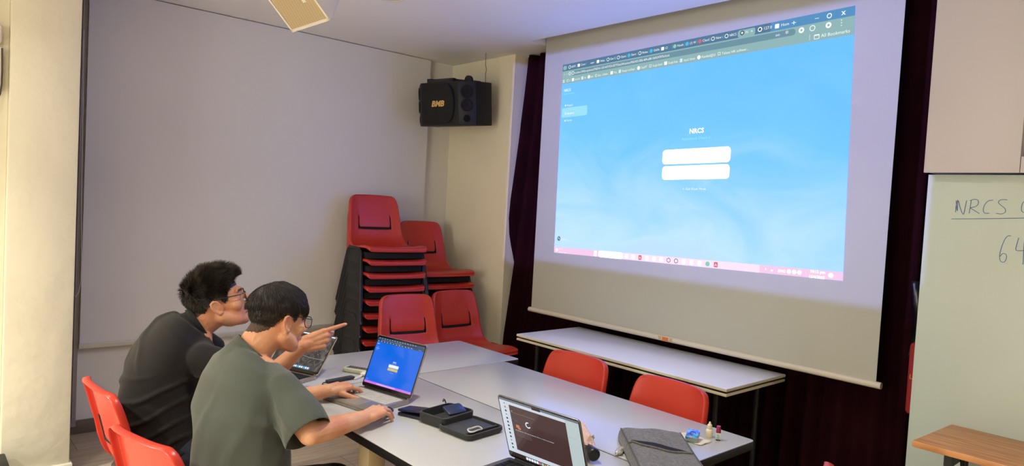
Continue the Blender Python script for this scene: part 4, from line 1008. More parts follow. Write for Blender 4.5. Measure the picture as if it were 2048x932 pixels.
# grey sleeve
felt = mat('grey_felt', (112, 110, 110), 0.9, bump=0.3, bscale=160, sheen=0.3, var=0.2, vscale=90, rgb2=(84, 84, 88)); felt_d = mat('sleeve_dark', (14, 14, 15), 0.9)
s1 = tpt(1232, 862, TT + 0.02); s2 = tpt(1364, 872, TT + 0.02); s3 = tpt(1412, 936, TT + 0.02); s4 = tpt(1266, 934, TT + 0.02)
s3 = s2 + (s3 - s2) * 1.35; s4 = s1 + (s4 - s1) * 1.35
slv = thing('laptop_sleeve', 'grey felt laptop sleeve with an open slit pocket, lying on the table', 'sleeve', ((s1 + s3) / 2).to_tuple())
def bil(u, v): return s1.lerp(s2, u).lerp(s4.lerp(s3, u), v)
NS = 40; vs = []; fs = []; P_ = {}
def sl_h(u, v):
    e = min(u, 1 - u, v, 1 - v) / 0.10; e = max(0, min(1, e)); h_ = 0.022 * math.sqrt(1 - (1 - e) ** 2)
    return h_ + (0.010 * math.sin(u * 3 + v * 2.5) + 0.012 * (1 - v)) * e + 0.004 * noise.noise((u * 4, v * 4, 0)) * e
for side in (1, 0):
    for j in range(NS + 1):
        for i in range(NS + 1):
            u = i / NS; v = j / NS; r_ = 0.07
            # rounded corners
            uu, vv = u - 0.5, v - 0.5; 
            k = max(0, (abs(uu) + abs(vv) - 0.90)) * 0.55
            p = bil(0.5 + uu * (1 - k), 0.5 + vv * (1 - k)); hh = sl_h(u, v)
            vs.append((p.x, p.y, TT + (0.010 + hh if side else 0.001 + 0.009 * (1 - min(1, min(u, 1 - u, v, 1 - v) / 0.04)))))
o2 = (NS + 1) ** 2
for j in range(NS):
    for i in range(NS):
        a_ = j * (NS + 1) + i; fs.append((a_, a_ + 1, a_ + NS + 2, a_ + NS + 1)); fs.append((o2 + a_, o2 + a_ + NS + 1, o2 + a_ + NS + 2, o2 + a_ + 1))
rim_ = [j for j in range(NS + 1)] + [j * (NS + 1) + NS for j in range(1, NS + 1)] + [NS * (NS + 1) + i for i in range(NS - 1, -1, -1)] + [j * (NS + 1) for j in range(NS - 1, 0, -1)]
for q_ in range(len(rim_)): a_ = rim_[q_]; b_ = rim_[(q_ + 1) % len(rim_)]; fs.append((a_, b_, o2 + b_, o2 + a_))
obj('sleeve_body', MB().add(vs, fs), felt, slv, True, 60)
def sl_pt(u, v, dz=0.0): 
    uu, vv = u - 0.5, v - 0.5; p = bil(u, v); return Vector((p.x, p.y, TT + 0.010 + sl_h(u, v) + dz))
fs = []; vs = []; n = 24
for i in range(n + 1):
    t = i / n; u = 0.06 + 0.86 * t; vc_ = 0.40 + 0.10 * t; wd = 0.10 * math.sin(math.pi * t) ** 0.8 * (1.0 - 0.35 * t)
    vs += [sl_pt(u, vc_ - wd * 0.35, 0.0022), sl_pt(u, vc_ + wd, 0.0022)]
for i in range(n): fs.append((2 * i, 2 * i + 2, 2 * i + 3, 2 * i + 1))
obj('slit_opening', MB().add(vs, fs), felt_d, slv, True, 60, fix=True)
obj('pocket_lip', MB().tube([sl_pt(0.06 + 0.86 * i / n, 0.40 + 0.10 * i / n + 0.10 * math.sin(math.pi * i / n) ** 0.8 * (1 - 0.35 * i / n) + 0.005, 0.003) for i in range(n + 1)], 0.0035, 6), felt, slv, True)
obj('seam_piping', MB().tube([sl_pt(0.055, v / 20, 0.001) for v in range(1, 20)], 0.003, 6).tube([sl_pt(0.945, v / 20, 0.001) for v in range(1, 20)], 0.003, 6), mat('sleeve_piping', (86, 85, 86), 0.8), slv, True)
hd = [sl_pt(0.30 + 0.30 * i / 10, 0.93 + 0.01 * math.sin(i * 0.6), 0.004 + 0.010 * math.sin(math.pi * i / 10)) for i in range(11)]
obj('carry_handle', MB().tube(hd, 0.006, 8), mat('sleeve_piping', (86, 85, 86), 0.8), slv, True)
# clear crumpled wrapping beside the sleeve
wm = blob(MB().ell((0, 0, 0), (0.014, 0.040, 0.009)), 0.003, 1)
pw_ = tpt(1240, 906, TT)
for v in wm.vertices:
    d_n = noise.noise_vector(v.co * 60) * 0.006; v.co = v.co + d_n
    v.co.z = max(v.co.z + 0.008, 0.001)
wm.transform(Matrix.Translation(pw_) @ Matrix.Rotation(R(25), 4, 'Z'))
tag(obj('plastic_wrapping', wm, mat('clear_foil', (200, 196, 186), 0.12, metal=0.5, bump=0.8, bscale=120), sm=20), 'crumpled shiny clear wrapping tucked under the left edge of the grey sleeve', 'wrapping')
# umbrella
u0 = tpt(1155, 856, TT + 0.026); u1 = tpt(1166, 880, TT + 0.03); u2 = tpt(1178, 899, TT + 0.028); u3 = tpt(1196, 919, TT + 0.026)
um = thing('folded_umbrella', 'folded pale pink umbrella with black handle, half behind the foreground laptop', 'umbrella', (u1.x, u1.y, TT))
axis = (u2 - u0); La = axis.length; axd = axis.normalized(); F = axd.to_track_quat('Z', 'Y').to_matrix().to_4x4(); F.translation = u0
vs = []; fs = []; nr = 40; nz_ = 36; Lu = La + 0.004
for j in range(nz_ + 1):
    t = j / nz_
    for k in range(nr):
        th = 2 * math.pi * k / nr; tw_ = th + t * 2.2
        r_ = 0.027 - 0.010 * max(0, t - 0.75) * 4 + 0.0035 * math.sin(tw_ * 8) + 0.003 * noise.noise((math.cos(th) * 2, math.sin(th) * 2, t * 7))
        vs.append((r_ * math.cos(th), r_ * math.sin(th), t * Lu))
for j in range(nz_):
    for k in range(nr): fs.append((j * nr + k, j * nr + (k + 1) % nr, (j + 1) * nr + (k + 1) % nr, (j + 1) * nr + k))
fs.append(tuple(range(nr))); fs.append(tuple(nz_ * nr + k for k in range(nr)))
cn = MB().add(vs, fs, F)
for i in range(5):
    tt = 0.25 + 0.16 * i; cn.add([(0.024, -0.012, tt * Lu), (0.024, 0.012, tt * Lu + 0.012), (0.040, 0.0, tt * Lu - 0.008)], [(0, 1, 2)], F @ Matrix.Rotation(R(35 * i - 60), 4, 'Z'))
obj('canopy', cn, mat('pink_nylon', (206, 172, 160), 0.6, sheen=0.3), um, True, 40)
dh = (u3 - u2).normalized(); Fh = dh.to_track_quat('Z', 'Y').to_matrix().to_4x4(); Fh.translation = u2 - dh * 0.022
obj('handle', MB().lathe([(0.014, 0), (0.016, 0.01), (0.019, 0.035), (0.0215, 0.06), (0.0215, 0.068), (0.019, 0.072), (0.010, 0.073)], 28, Fh), mat('umbrella_black', (16, 16, 17), 0.35), um, True)
# tissue and the holographic box on it
tb = tpt(1385, 881); 
tvs = []; tfs = []
for j in range(13):
    for i in range(13):
        x = (i / 12 - 0.5) * 0.12; y = (j / 12 - 0.5) * 0.075; tvs.append((tb.x - 0.01 + x + 0.006 * noise.noise((x * 40, y * 40, 3)), tb.y + 0.012 + y, TT + 0.001 + 0.007 * abs(noise.noise((x * 30, y * 30, 0)))))
for j in range(12):
    for i in range(12): a_ = j * 13 + i; tfs.append((a_, a_ + 1, a_ + 14, a_ + 13))
ti = evaluated(MB().add(tvs, tfs), [('SOLIDIFY', dict(thickness=0.0008))])
tag(obj('paper_tissue', ti, mat('tissue', (226, 216, 196), 0.9), sm=180), 'crumpled cream tissue under the small holographic box', 'tissue')
F = Matrix.Translation((tb.x, tb.y, TT + 0.009)) @ Matrix.Rotation(R(22), 4, 'Z')
hb = thing('card_box', 'small shiny holographic card box lying on a tissue', 'box', (tb.x, tb.y, TT))
holo = bpy.data.materials.new('holographic'); holo.use_nodes = True; nt = holo.node_tree; b = nt.nodes['Principled BSDF']; tc = nt.nodes.new('ShaderNodeTexCoord'); n = nt.nodes.new('ShaderNodeTexNoise'); n.inputs['Scale'].default_value = 45; nt.links.new(tc.outputs['Object'], n.inputs['Vector'])
cr = nt.nodes.new('ShaderNodeValToRGB'); e = cr.color_ramp.elements; e[0].color = lin((120, 90, 190)); e[0].position = 0.3; e[1].color = lin((230, 240, 235)); e[1].position = 0.75
for p, c_ in ((0.45, (90, 150, 220)), (0.55, (100, 215, 200)), (0.65, (190, 150, 215))): x = e.new(p); x.color = lin(c_)
nt.links.new(n.outputs[0], cr.inputs[0]); nt.links.new(cr.outputs[0], b.inputs['Base Color']); b.inputs['Metallic'].default_value = 0.5; b.inputs['Roughness'].default_value = 0.25
Fb = F @ Matrix.Rotation(R(14), 4, 'X')
obj('card_sleeve', MB().box((-0.021, -0.029, 0.011), (0.021, 0.029, 0.019), Fb, bev=0.001).box((-0.021, -0.0292, 0.0), (0.021, -0.0285, 0.003), Fb), holo, hb, True)
obj('card_body', MB().box((-0.0205, -0.0285, 0.0), (0.0205, 0.0285, 0.0115), Fb, bev=0.001), mat('card_side', (196, 184, 150), 0.6), hb, True)
obj('printed_ring', MB().tube([Fb @ Vector((0.010 * math.cos(t * math.pi / 8), 0.012 * math.sin(t * math.pi / 8), 0.0192)) for t in range(13)], 0.0012, 6), mat('print_navy', (44, 50, 90), 0.5), hb, True)
# dropper bottle
bp_ = tpt(1418, 874); ivory = mat('ivory_bottle', (228, 220, 188), 0.45)
db = thing('dropper_bottle', 'small ivory dropper bottle with pointed cap, beside the card box', 'bottle', bp_)
F = Matrix.Translation(bp_)
obj('bottle_body', MB().lathe([(0.0115, 0.0), (0.0125, 0.002), (0.0125, 0.026), (0.0105, 0.030), (0.006, 0.032), (0.006, 0.034)], 28, F), ivory, db, True)
cp_ = MB().lathe([(0.0085, 0.033), (0.0092, 0.035), (0.0085, 0.046), (0.005, 0.049), (0.0045, 0.051), (0.003, 0.057), (0.001, 0.058)], 28, F)
for k in range(18):
    t = k * math.pi / 9; cp_.box((0.0122, -0.0007, 0.003), (0.0131, 0.0007, 0.022), F @ Matrix.Rotation(t, 4, 'Z'))
obj('cap', cp_, ivory, db, True)
bq = tpt(1436, 880)
gb = thing('glue_bottle', 'small square bottle with maroon cap and pale label, nearest the table corner', 'bottle', bq)
F = Matrix.Translation(bq) @ Matrix.Rotation(R(35), 4, 'Z')
obj('bottle_body', MB().box((-0.0085, -0.0085, 0), (0.0085, 0.0085, 0.029), F, bev=0.002), mat('bottle_dark', (50, 24, 40), 0.35), gb, True)
obj('label', MB().box((-0.0088, -0.0088, 0.004), (0.0088, 0.0088, 0.028), F, bev=0.0015), mat('bottle_label', (206, 220, 214), 0.5), gb, True)
lm = MB()
for k in range(4): lm.box((-0.0065, -0.0091, 0.008 + k * 0.0045), (0.005 - 0.001 * k, -0.0088, 0.0095 + k * 0.0045), F)
obj('label_print', lm, mat('label_print', (70, 130, 130), 0.5), gb, True, 0)
obj('cap', MB().lathe([(0.0085, 0.029), (0.0088, 0.031), (0.0075, 0.050), (0.0070, 0.052), (0.001, 0.0525)], 24, F), mat('maroon_cap', (150, 30, 74), 0.35), gb, True)
# ================================================================== PEOPLE
def skin_mat(name, rgb):
    m = mat(name, rgb, 0.48, spec=0.4, bump=0.12, bscale=180, var=0.10, vscale=14, rgb2=tuple(int(c * f_) for c, f_ in zip(rgb, (0.97, 0.86, 0.82))))
    b = m.node_tree.nodes['Principled BSDF']; b.inputs['Subsurface Weight'].default_value = 0.08; b.inputs['Subsurface Radius'].default_value = (0.01, 0.004, 0.002); b.inputs['Subsurface Scale'].default_value = 0.5
    return m
skinA = skin_mat('skin_a', (206, 152, 118)); skinB = skin_mat('skin_b', (214, 162, 128))
lipm = mat('lip', (172, 100, 88), 0.45); stub = mat('shaved_hair', (96, 72, 58), 0.75, bump=0.4, bscale=500, var=0.4, vscale=260, rgb2=(56, 43, 36))
hairm = mat('black_hair', (42, 34, 30), 0.36, spec=0.5); nailm = mat('nail', (226, 176, 154), 0.3)

def hand(mb, wrist, dF, dors, thumb, curls, scale=1.0, thumb_dir=None, spread=0.0):
    """palm and five fingers; dF forward, dors towards the back of the hand, thumb towards the thumb side"""
    W = Vector(wrist); dF = Vector(dF).normalized(); dors = Vector(dors); dors = (dors - dF * dors.dot(dF)).normalized()
    th = Vector(thumb); th = (th - dF * th.dot(dF) - dors * th.dot(dors)).normalized(); s = scale
    offs = [0.030, 0.010, -0.010, -0.029]; fl = [0.084, 0.088, 0.082, 0.066]; lens = [(0.043, 0.026, 0.021), (0.047, 0.030, 0.022), (0.043, 0.027, 0.021), (0.034, 0.020, 0.018)]
    rad = [0.0098, 0.0100, 0.0094, 0.0084]
    tips = []
    for i in range(4):
        kn = W + dF * fl[i] * s + th * offs[i] * s + dors * (0.004 - 0.003 * abs(i - 1.2)) * s
        mb.cap(W + th * offs[i] * 0.62 * s, kn, 0.0175 * s, 0.0125 * s)
        mb.ell(kn + dors * 0.002 * s, (0.0118 * s,) * 3)
        ang = 0; p = kn; d0_ = (dF + th * spread * (1.5 - i)).normalized(); r = rad[i]
        for j in range(3):
            ang += curls[i][j]; d = d0_ * math.cos(R(ang)) - dors * math.sin(R(ang)); q = p + d * lens[i][j] * s
            r2 = r * (0.93 if j < 2 else 0.86); mb.cap(p, q, r * s, r2 * s); mb.ell(q, (r2 * 1.05 * s,) * 3) if j < 2 else None
            p = q; r = r2
        tips.append((p, d, (dors * math.cos(R(ang)) + d0_ * math.sin(R(ang))).normalized(), r * s))
    mb.ell(W + dF * 0.045 * s - dors * 0.004 * s, (0.034 * s, 0.034 * s, 0.034 * s), None, 16, Matrix.Identity(4)) if False else None
    mb.cap(W + dF * 0.02 * s - dors * 0.006 * s + th * 0.016 * s, W + dF * 0.055 * s - dors * 0.008 * s + th * 0.020 * s, 0.017 * s, 0.015 * s)
    mb.cap(W + dF * 0.02 * s - dors * 0.006 * s - th * 0.014 * s, W + dF * 0.065 * s - dors * 0.008 * s - th * 0.016 * s, 0.016 * s, 0.013 * s)
    td = Vector(thumb_dir) if thumb_dir is not None else (dF * 0.8 + th * 0.6 - dors * 0.35); td.normalize()
    p0 = W + dF * 0.022 * s + th * 0.020 * s - dors * 0.006 * s; p1 = p0 + (td * 0.7 + th * 0.3).normalized() * 0.042 * s; p2 = p1 + td * 0.034 * s; p3 = p2 + (td + dF * 0.25).normalized() * 0.024 * s
    mb.cap(p0, p1, 0.0155 * s, 0.0115 * s).cap(p1, p2, 0.0115 * s, 0.0104 * s).cap(p2, p3, 0.0104 * s, 0.0085 * s)
    tips.append((p3, (p3 - p2).normalized(), dors, 0.0085 * s))
    return tips

def head_shape(mb, H):
    mb.ell((0, -0.014, 0.040), (0.0765, 0.097, 0.086), H, 32)
    mb.ell((0, 0.020, 0.010), (0.070, 0.074, 0.085), H, 28)
    mb.ell((0, 0.028, -0.042), (0.060, 0.062, 0.064), H, 28)
    mb.chain([(-0.052, 0.0, -0.050), (-0.036, 0.042, -0.076), (0.0, 0.068, -0.088)], [0.026, 0.026, 0.024], H)
    mb.chain([(0.052, 0.0, -0.050), (0.036, 0.042, -0.076), (0.0, 0.068, -0.088)], [0.026, 0.026, 0.024], H)
    mb.ell((0, 0.055, -0.072), (0.035, 0.030, 0.030), H)
    for s in (-1, 1):
        mb.ell((s * 0.044, 0.056, -0.018), (0.026, 0.026, 0.028), H)
        mb.cap((s * 0.012, 0.089, 0.032), (s * 0.045, 0.074, 0.034), 0.0105, 0.009, H)
        mb.ell((s * 0.011, 0.098, -0.028), (0.0085, 0.010, 0.008), H)
        # ear: rim, lobe and inner plate
        e = [(s * 0.074, 0.008, -0.022), (s * 0.079, 0.004, 0.004), (s * 0.083, -0.004, 0.022), (s * 0.088, -0.018, 0.028), (s * 0.091, -0.030, 0.020), (s * 0.089, -0.031, 0.002), (s * 0.083, -0.022, -0.018), (s * 0.078, -0.008, -0.034), (s * 0.074, 0.003, -0.032)]
        e = [(q[0], -0.011 + (q[1] + 0.011) * 0.9, -0.003 + (q[2] + 0.003) * 0.88) for q in e]
        mb.chain(e, [0.0045, 0.0045, 0.0048, 0.005, 0.005, 0.005, 0.0055, 0.0075, 0.006], H, 10)
        mb.chain([(s * 0.081, -0.004, 0.012), (s * 0.084, -0.018, 0.012), (s * 0.083, -0.022, -0.004)], [0.0035] * 3, H, 8)
        mb.cap((s * 0.070, -0.008, 0.012), (s * 0.072, -0.012, -0.016), 0.012, 0.010, H)
    mb.cap((0, 0.094, 0.022), (0, 0.112, -0.018), 0.0075, 0.0115, H)
    mb.ell((0, 0.084, -0.056), (0.024, 0.014, 0.012), H); mb.ell((0, 0.093, -0.0515), (0.019, 0.006, 0.0048), H); mb.ell((0, 0.091, -0.0605), (0.017, 0.0065, 0.0055), H)

HF_SHIFT = 0.0
def hair_floor(y, x=0):
    return hair_floor0(y) + HF_SHIFT * max(0, min(1, (-0.02 - y) / 0.03))
def hair_floor0(y):
    pts = [(-0.12, -0.050), (-0.09, -0.050), (-0.06, -0.038), (-0.035, -0.004), (-0.012, 0.030), (0.010, 0.020), (0.022, -0.004), (0.034, 0.010), (0.044, 0.050), (0.062, 0.078), (0.09, 0.090)]
    for i in range(len(pts) - 1):
        if y <= pts[i + 1][0]:
            t = (y - pts[i][0]) / (pts[i + 1][0] - pts[i][0]); t = max(0, min(1, t)); return pts[i][1] * (1 - t) + pts[i + 1][1] * t
    return pts[-1][1]
C0 = Vector((0, -0.012, 0.040)); RR = Vector((0.0775, 0.099, 0.0875))
def scalp(d):
    """point and normal of the skull in direction d"""
    p = Vector((d.x * RR.x, d.y * RR.y, d.z * RR.z)); n = Vector((d.x / RR.x, d.y / RR.y, d.z / RR.z)).normalized(); return C0 + p, n

def make_hair(parent, H, style, seed):
    rnd = random.Random(seed)
    # underlying cap that follows the skull
    vs = []; fs = []; nu, nv = 72, 44
    for j in range(nv + 1):
        ph = math.pi * 0.80 * j / nv
        for i in range(nu):
            th = 2 * math.pi * i / nu; d = Vector((math.sin(ph) * math.cos(th), math.sin(ph) * math.sin(th), math.cos(ph)))
            p, n = scalp(d); fl = hair_floor(p.y); k = max(0, min(1, (p.z - fl) / 0.05))
            top = max(0, min(1, (p.z - 0.045) / 0.05))
            if style == 'A': off = -0.004 + 0.008 * k + 0.007 * top
            else:
                off = -0.004 + 0.006 * k + 0.009 * max(0, min(1, (p.z - 0.05) / 0.02))
                off += 0.004 * max(0, p.y / 0.1) * top
            off += 0.0012 * noise.noise(p * 60)
            vs.append(p + n * off)
    for j in range(nv):
        for i in range(nu): fs.append((j * nu + i, j * nu + (i + 1) % nu, (j + 1) * nu + (i + 1) % nu, (j + 1) * nu + i))
    fs.append(tuple(range(nu)))
    capm = MB().add(vs, fs, H)
    obj('hair_base', capm, hairm, parent, True, 180)
    # strands
    sv = []; sf = []
    def strand(pts, w0):
        o = len(sv); n = len(pts)
        for i, p in enumerate(pts):
            d = (pts[min(i + 1, n - 1)] - pts[max(i - 1, 0)]).normalized(); a = d.cross(Vector((0.3, 0.2, 0.9))).normalized(); b = a.cross(d)
            w = w0 * (1 - (i / (n - 1)) ** 1.5) + 0.00008
            for k in range(3):
                t = 2 * math.pi * k / 3; sv.append(H @ (p + (a * math.cos(t) + b * math.sin(t)) * w))
        for i in range(n - 1):
            for k in range(3): sf.append((o + i * 3 + k, o + i * 3 + (k + 1) % 3, o + (i + 1) * 3 + (k + 1) % 3, o + (i + 1) * 3 + k))
    cnt = 0
    N_ = 11000 if style == 'A' else 12000
    while cnt < N_:
        d = Vector((rnd.gauss(0, 1), rnd.gauss(0, 1), rnd.gauss(0, 1))).normalized(); p, n = scalp(d); fl = hair_floor(p.y)
        if p.z < fl: continue
        cnt += 1
        k = max(0, min(1, (p.z - fl) / 0.07)); top = max(0, min(1, (p.z - 0.04) / 0.06))
        if style == 'A':
            fwd = Vector((0, 1, 0)); clump = noise.noise_vector(p * 38)
            L_ = 0.003 + 0.012 * k + 0.030 * top + 0.006 * rnd.random() + 0.012 * top * max(0, p.y / 0.09)
            if p.y < -0.05: L_ *= 0.85
            if p.y > 0.03: L_ *= 1.0 + 0.35 * top * (p.y - 0.03) / 0.06
            fq = max(0, min(1, (p.y - 0.01) / 0.06)) * top
            dirn = (fwd * 0.55 * fq + n * (0.55 + 0.35 * top - 0.35 * fq) + fwd * (0.30 + 0.33 * top) + Vector((0, 0, -0.55)) * (1 - top) + clump * 0.55 + Vector((rnd.gauss(0, .1), rnd.gauss(0, .1), rnd.gauss(0, .1)))).normalized()
            bend = fwd * 0.25 * top + Vector((0, 0, -0.15))
            pts = []; q = p - n * 0.001; dd = dirn.copy(); off0 = 0.006 * top + 0.003 * k
            q = p + n * off0
            for i in range(5): pts.append(q.copy()); q = q + dd * (L_ / 4); dd = (dd + bend * 0.18).normalized()
            strand(pts, 0.0012)
        else:
            crown = Vector((0, -0.055, 0.118)); out = (p - crown); out = out - n * out.dot(n)
            if out.length < 1e-4: continue
            out.normalize(); upper = p.z > 0.052
            flow = (out * 1.0 + Vector((0, 0.40, 0)) * top); flow = (flow - n * flow.dot(n)).normalized()
            if upper:
                L_ = 0.045 + 0.012 * rnd.random(); o0 = 0.004 + 0.010 * rnd.random(); o1 = 0.013 + 0.006 * rnd.random() + 0.006 * noise.noise(p * 30)
                pts = []; q = p.copy(); dd = flow.copy(); cl = noise.noise_vector(p * 30) * 0.22
                dd = (dd + cl).normalized()
                for i in range(7):
                    # stay on a shell above the skull
                    v = q - C0; dn = Vector((v.x / RR.x, v.y / RR.y, v.z / RR.z)).normalized(); sp_, nn_ = scalp(dn)
                    if sp_.z < 0.030 and sp_.y < 0.05 and len(pts) > 2: break
                    t = i / 6; pts.append(sp_ + nn_ * (o0 + (o1 - o0) * min(1, t * 1.6)) - nn_ * 0.006 * max(0, t - 0.7) * 3)
                    dd = (dd - nn_ * dd.dot(nn_)).normalized(); dd = (dd + Vector((0, 0, -0.10))).normalized(); q = sp_ + dd * (L_ / 6)
                strand(pts, 0.0010)
            else:
                L_ = 0.003 + 0.008 * k; dirn = (n * 0.45 + Vector((0, 0, -0.8)) + Vector((rnd.gauss(0, .12), rnd.gauss(0, .12), 0))).normalized()
                q = p.copy(); pts = [q + dirn * L_ * i / 3 for i in range(4)]; strand(pts, 0.0006)
    obj('hair', MB().add(sv, sf), hairm, parent, True, 180, fix=False)

def wrinkle(me, fn):
    n = len(me.vertices); co = np.empty(n * 3, np.float32); me.vertices.foreach_get('co', co); co = co.reshape(-1, 3)
    me.update(); nr = np.empty(n * 3, np.float32)
    try: me.vertices.foreach_get('normal', nr)
    except Exception: pass
    nr = nr.reshape(-1, 3); d = np.empty(n, np.float32)
    for i in range(n): d[i] = fn(Vector(co[i]))
    co = co + nr * d[:, None]; me.vertices.foreach_set('co', co.ravel().astype(np.float32)); me.update()
def cut_open(me, planes):
    """remove the closing cap of sleeves: planes (point, normal, radius)"""
    bm = bmesh.new(); bm.from_mesh(me)
    for p, nrm_, rad in planes:
        p = Vector(p); nrm_ = Vector(nrm_).normalized()
        gm = [f for f in bm.faces if (f.calc_center_median() - p).length < rad]
        ed = set(e for f in gm for e in f.edges); vv = set(v for f in gm for v in f.verts)
        bmesh.ops.bisect_plane(bm, geom=list(gm) + list(ed) + list(vv), plane_co=p, plane_no=nrm_)
        kill = [f for f in bm.faces if (f.calc_center_median() - p).length < rad and (f.calc_center_median() - p).dot(nrm_) > 1e-5]
        bmesh.ops.delete(bm, geom=kill, context='FACES')
    bm.to_mesh(me); bm.free(); return me

def person(spec):
    global HF_SHIFT
    g = spec; H = g['H']; HF_SHIFT = 0.026 if g['style'] == 'A' else 0.0
    root = thing('person', g['label'], 'person', g['base'])
    # ---- one continuous body
    mb = MB(); head_shape(mb, H)
    nb = Vector(g['neck']); hc = H @ Vector((0, -0.022, -0.035))
    nn_ = (hc - nb).normalized(); mb.cap(hc, nb, 0.056, 0.064); mb.cap(H @ Vector((0, -0.045, -0.005)), nb + Vector((0, -0.005, 0)), 0.044, 0.058)
    mb.loft([(c, a * 0.86, b * 0.84) for c, a, b in g['rings']], 28, 2.3)
    for side in ('R', 'L'):
        sh, el, wr_ = [Vector(p) for p in g['arm' + side]]
        mb.cap(nb - Vector((0, 0, 0.045)), sh, 0.055, 0.052); mb.cap(sh, el, 0.048, 0.037)
        mid = el.lerp(wr_, 0.3) + Vector(g.get('bulge' + side, (0, 0, 0)))
        mb.cap(el, mid, 0.037, 0.039); mb.cap(mid, wr_, 0.039, 0.0265)
        fw = (wr_ - el).normalized(); hd_ = Vector(g['hand' + side]['dF']).normalized()
        mb.cap(wr_, wr_ + hd_ * 0.02, 0.0265, 0.0235)
    tipsR = hand(mb, Vector(g['armR'][2]) + Vector(g['handR']['dF']).normalized() * 0.008, **g['handR'])
    tipsL = hand(mb, Vector(g['armL'][2]) + Vector(g['handL']['dF']).normalized() * 0.008, **g['handL'])
    for hip, kn, an in g['legs']:
        mb.cap(hip, kn, 0.078, 0.055); mb.cap(kn, an, 0.052, 0.036); mb.cap(an, Vector(an) + Vector((0, 0.12, -0.045)), 0.032, 0.026)
    me = blob(mb, 0.0034, 5)
    me.materials.clear()
    Hi = H.inverted(); mi = []
    bm = bmesh.new(); bm.from_mesh(me); sel = []
    for v in bm.verts:
        c = Hi @ v.co
        if abs(c.x) < 0.074 and -0.06 < c.y < 0.13 and -0.16 < c.z < 0.02 and not (c.y > 0.082 and abs(c.x) < 0.024) and not (abs(c.x) > 0.066 and -0.05 < c.y < 0.02 and c.z > -0.045): sel.append(v)
    for _ in range(14): bmesh.ops.smooth_vert(bm, verts=sel, factor=0.5, use_axis_x=True, use_axis_y=True, use_axis_z=True)
    bm.to_mesh(me); bm.free()
    for p in me.polygons:
        c = Hi @ p.center; k = 0
        if abs(c.x) < 0.10 and -0.13 < c.y < 0.13 and -0.12 < c.z < 0.14:
            fl = hair_floor(c.y)
            if c.z > fl + 0.006 + 0.003 * noise.noise(c * 90) and not (abs(c.x) > 0.0765 and -0.04 < c.y < 0.015 and c.z < 0.034): k = 1
            if c.y > 0.086 and abs(c.x) < 0.019 * 1.0 and -0.0665 < c.z < -0.0475: k = 2
            for s in (-1, 1):   # eyebrows
                if c.y > 0.066 and 0.012 < s * c.x < 0.050 and 0.028 < c.z + 0.08 * (abs(c.x) - 0.03) ** 1 * 0 < 0.037: k = 1
        mi.append(k)
    me.polygons.foreach_set('material_index', mi)
    obj('body', me, [g['skin'], stub, lipm], root, True, 180)
    nm = MB()
    for tp, d, up_, r in tipsR + tipsL:
        q = (-d).to_track_quat('Z', 'Y').to_matrix().to_4x4()
        a = d.normalized(); c_ = up_.normalized(); b_ = a.cross(c_); M_ = Matrix((b_, a, c_)).transposed().to_4x4(); M_.translation = tp + c_ * (r * 0.72) + a * r * 0.15
        nm.ell((0, 0, 0), (r * 0.62, r * 0.85, r * 0.22), M_, 12)
    obj('fingernails', nm, nailm, root, True, 180)
    ey = MB(); iris = MB()
    for s in (-1, 1):
        ey.ell((s * 0.031, 0.072, 0.012), (0.013, 0.0115, 0.0075), H, 16); iris.ell((s * 0.031, 0.0828, 0.012), (0.0055, 0.0022, 0.0055), H, 12)
    ey.cur = 1; ey.v += []; 
    off = len(ey.v); ey.add(iris.v, iris.f)
    obj('eyes', ey, [mat('eye_white', (220, 212, 205), 0.2), mat('iris_dark', (28, 18, 14), 0.2)], root, True, 180, fix=True)
    make_hair(root, H, g['style'], 11 if g['style'] == 'A' else 5)
    # ---- t-shirt
    sb = MB(); sb.loft(g['rings'], 40, 2.35)
    for side in ('R', 'L'):
        sh, el, wr_ = [Vector(p) for p in g['arm' + side]]; e = sh.lerp(el, g['sleeve']); nbb = nb - Vector((0, 0, 0.066))
        sb.cap(nbb, sh, 0.064, 0.061); sb.cap(sh, sh.lerp(e, 0.5), 0.061, 0.067); sb.cap(sh.lerp(e, 0.5), e, 0.070, 0.075)
    sb.cap(nb - nn_ * 0.07, nb + nn_ * 0.03, 0.080, 0.073)
    sm_ = blob(sb, 0.0055, 16)
    wrinkle(sm_, g['fold'])
    planes = []
    for side in ('R', 'L'):
        sh, el, wr_ = [Vector(p) for p in g['arm' + side]]; e = sh.lerp(el, g['sleeve']); planes.append((e + (el - sh).normalized() * 0.012, (el - sh), 0.105))
    cpos = nb + nn_ * 0.004
    planes.append((cpos, nn_, 0.125))
    cut_open(sm_, planes)
    sm_ = evaluated(sm_, [('SOLIDIFY', dict(thickness=0.003, offset=1)), ('SUBSURF', dict(levels=0, render_levels=0))])
    sm_.materials.clear()
    shirt = obj('t_shirt', sm_, g['cloth'], root, True, 180)
    seam_ = MB()
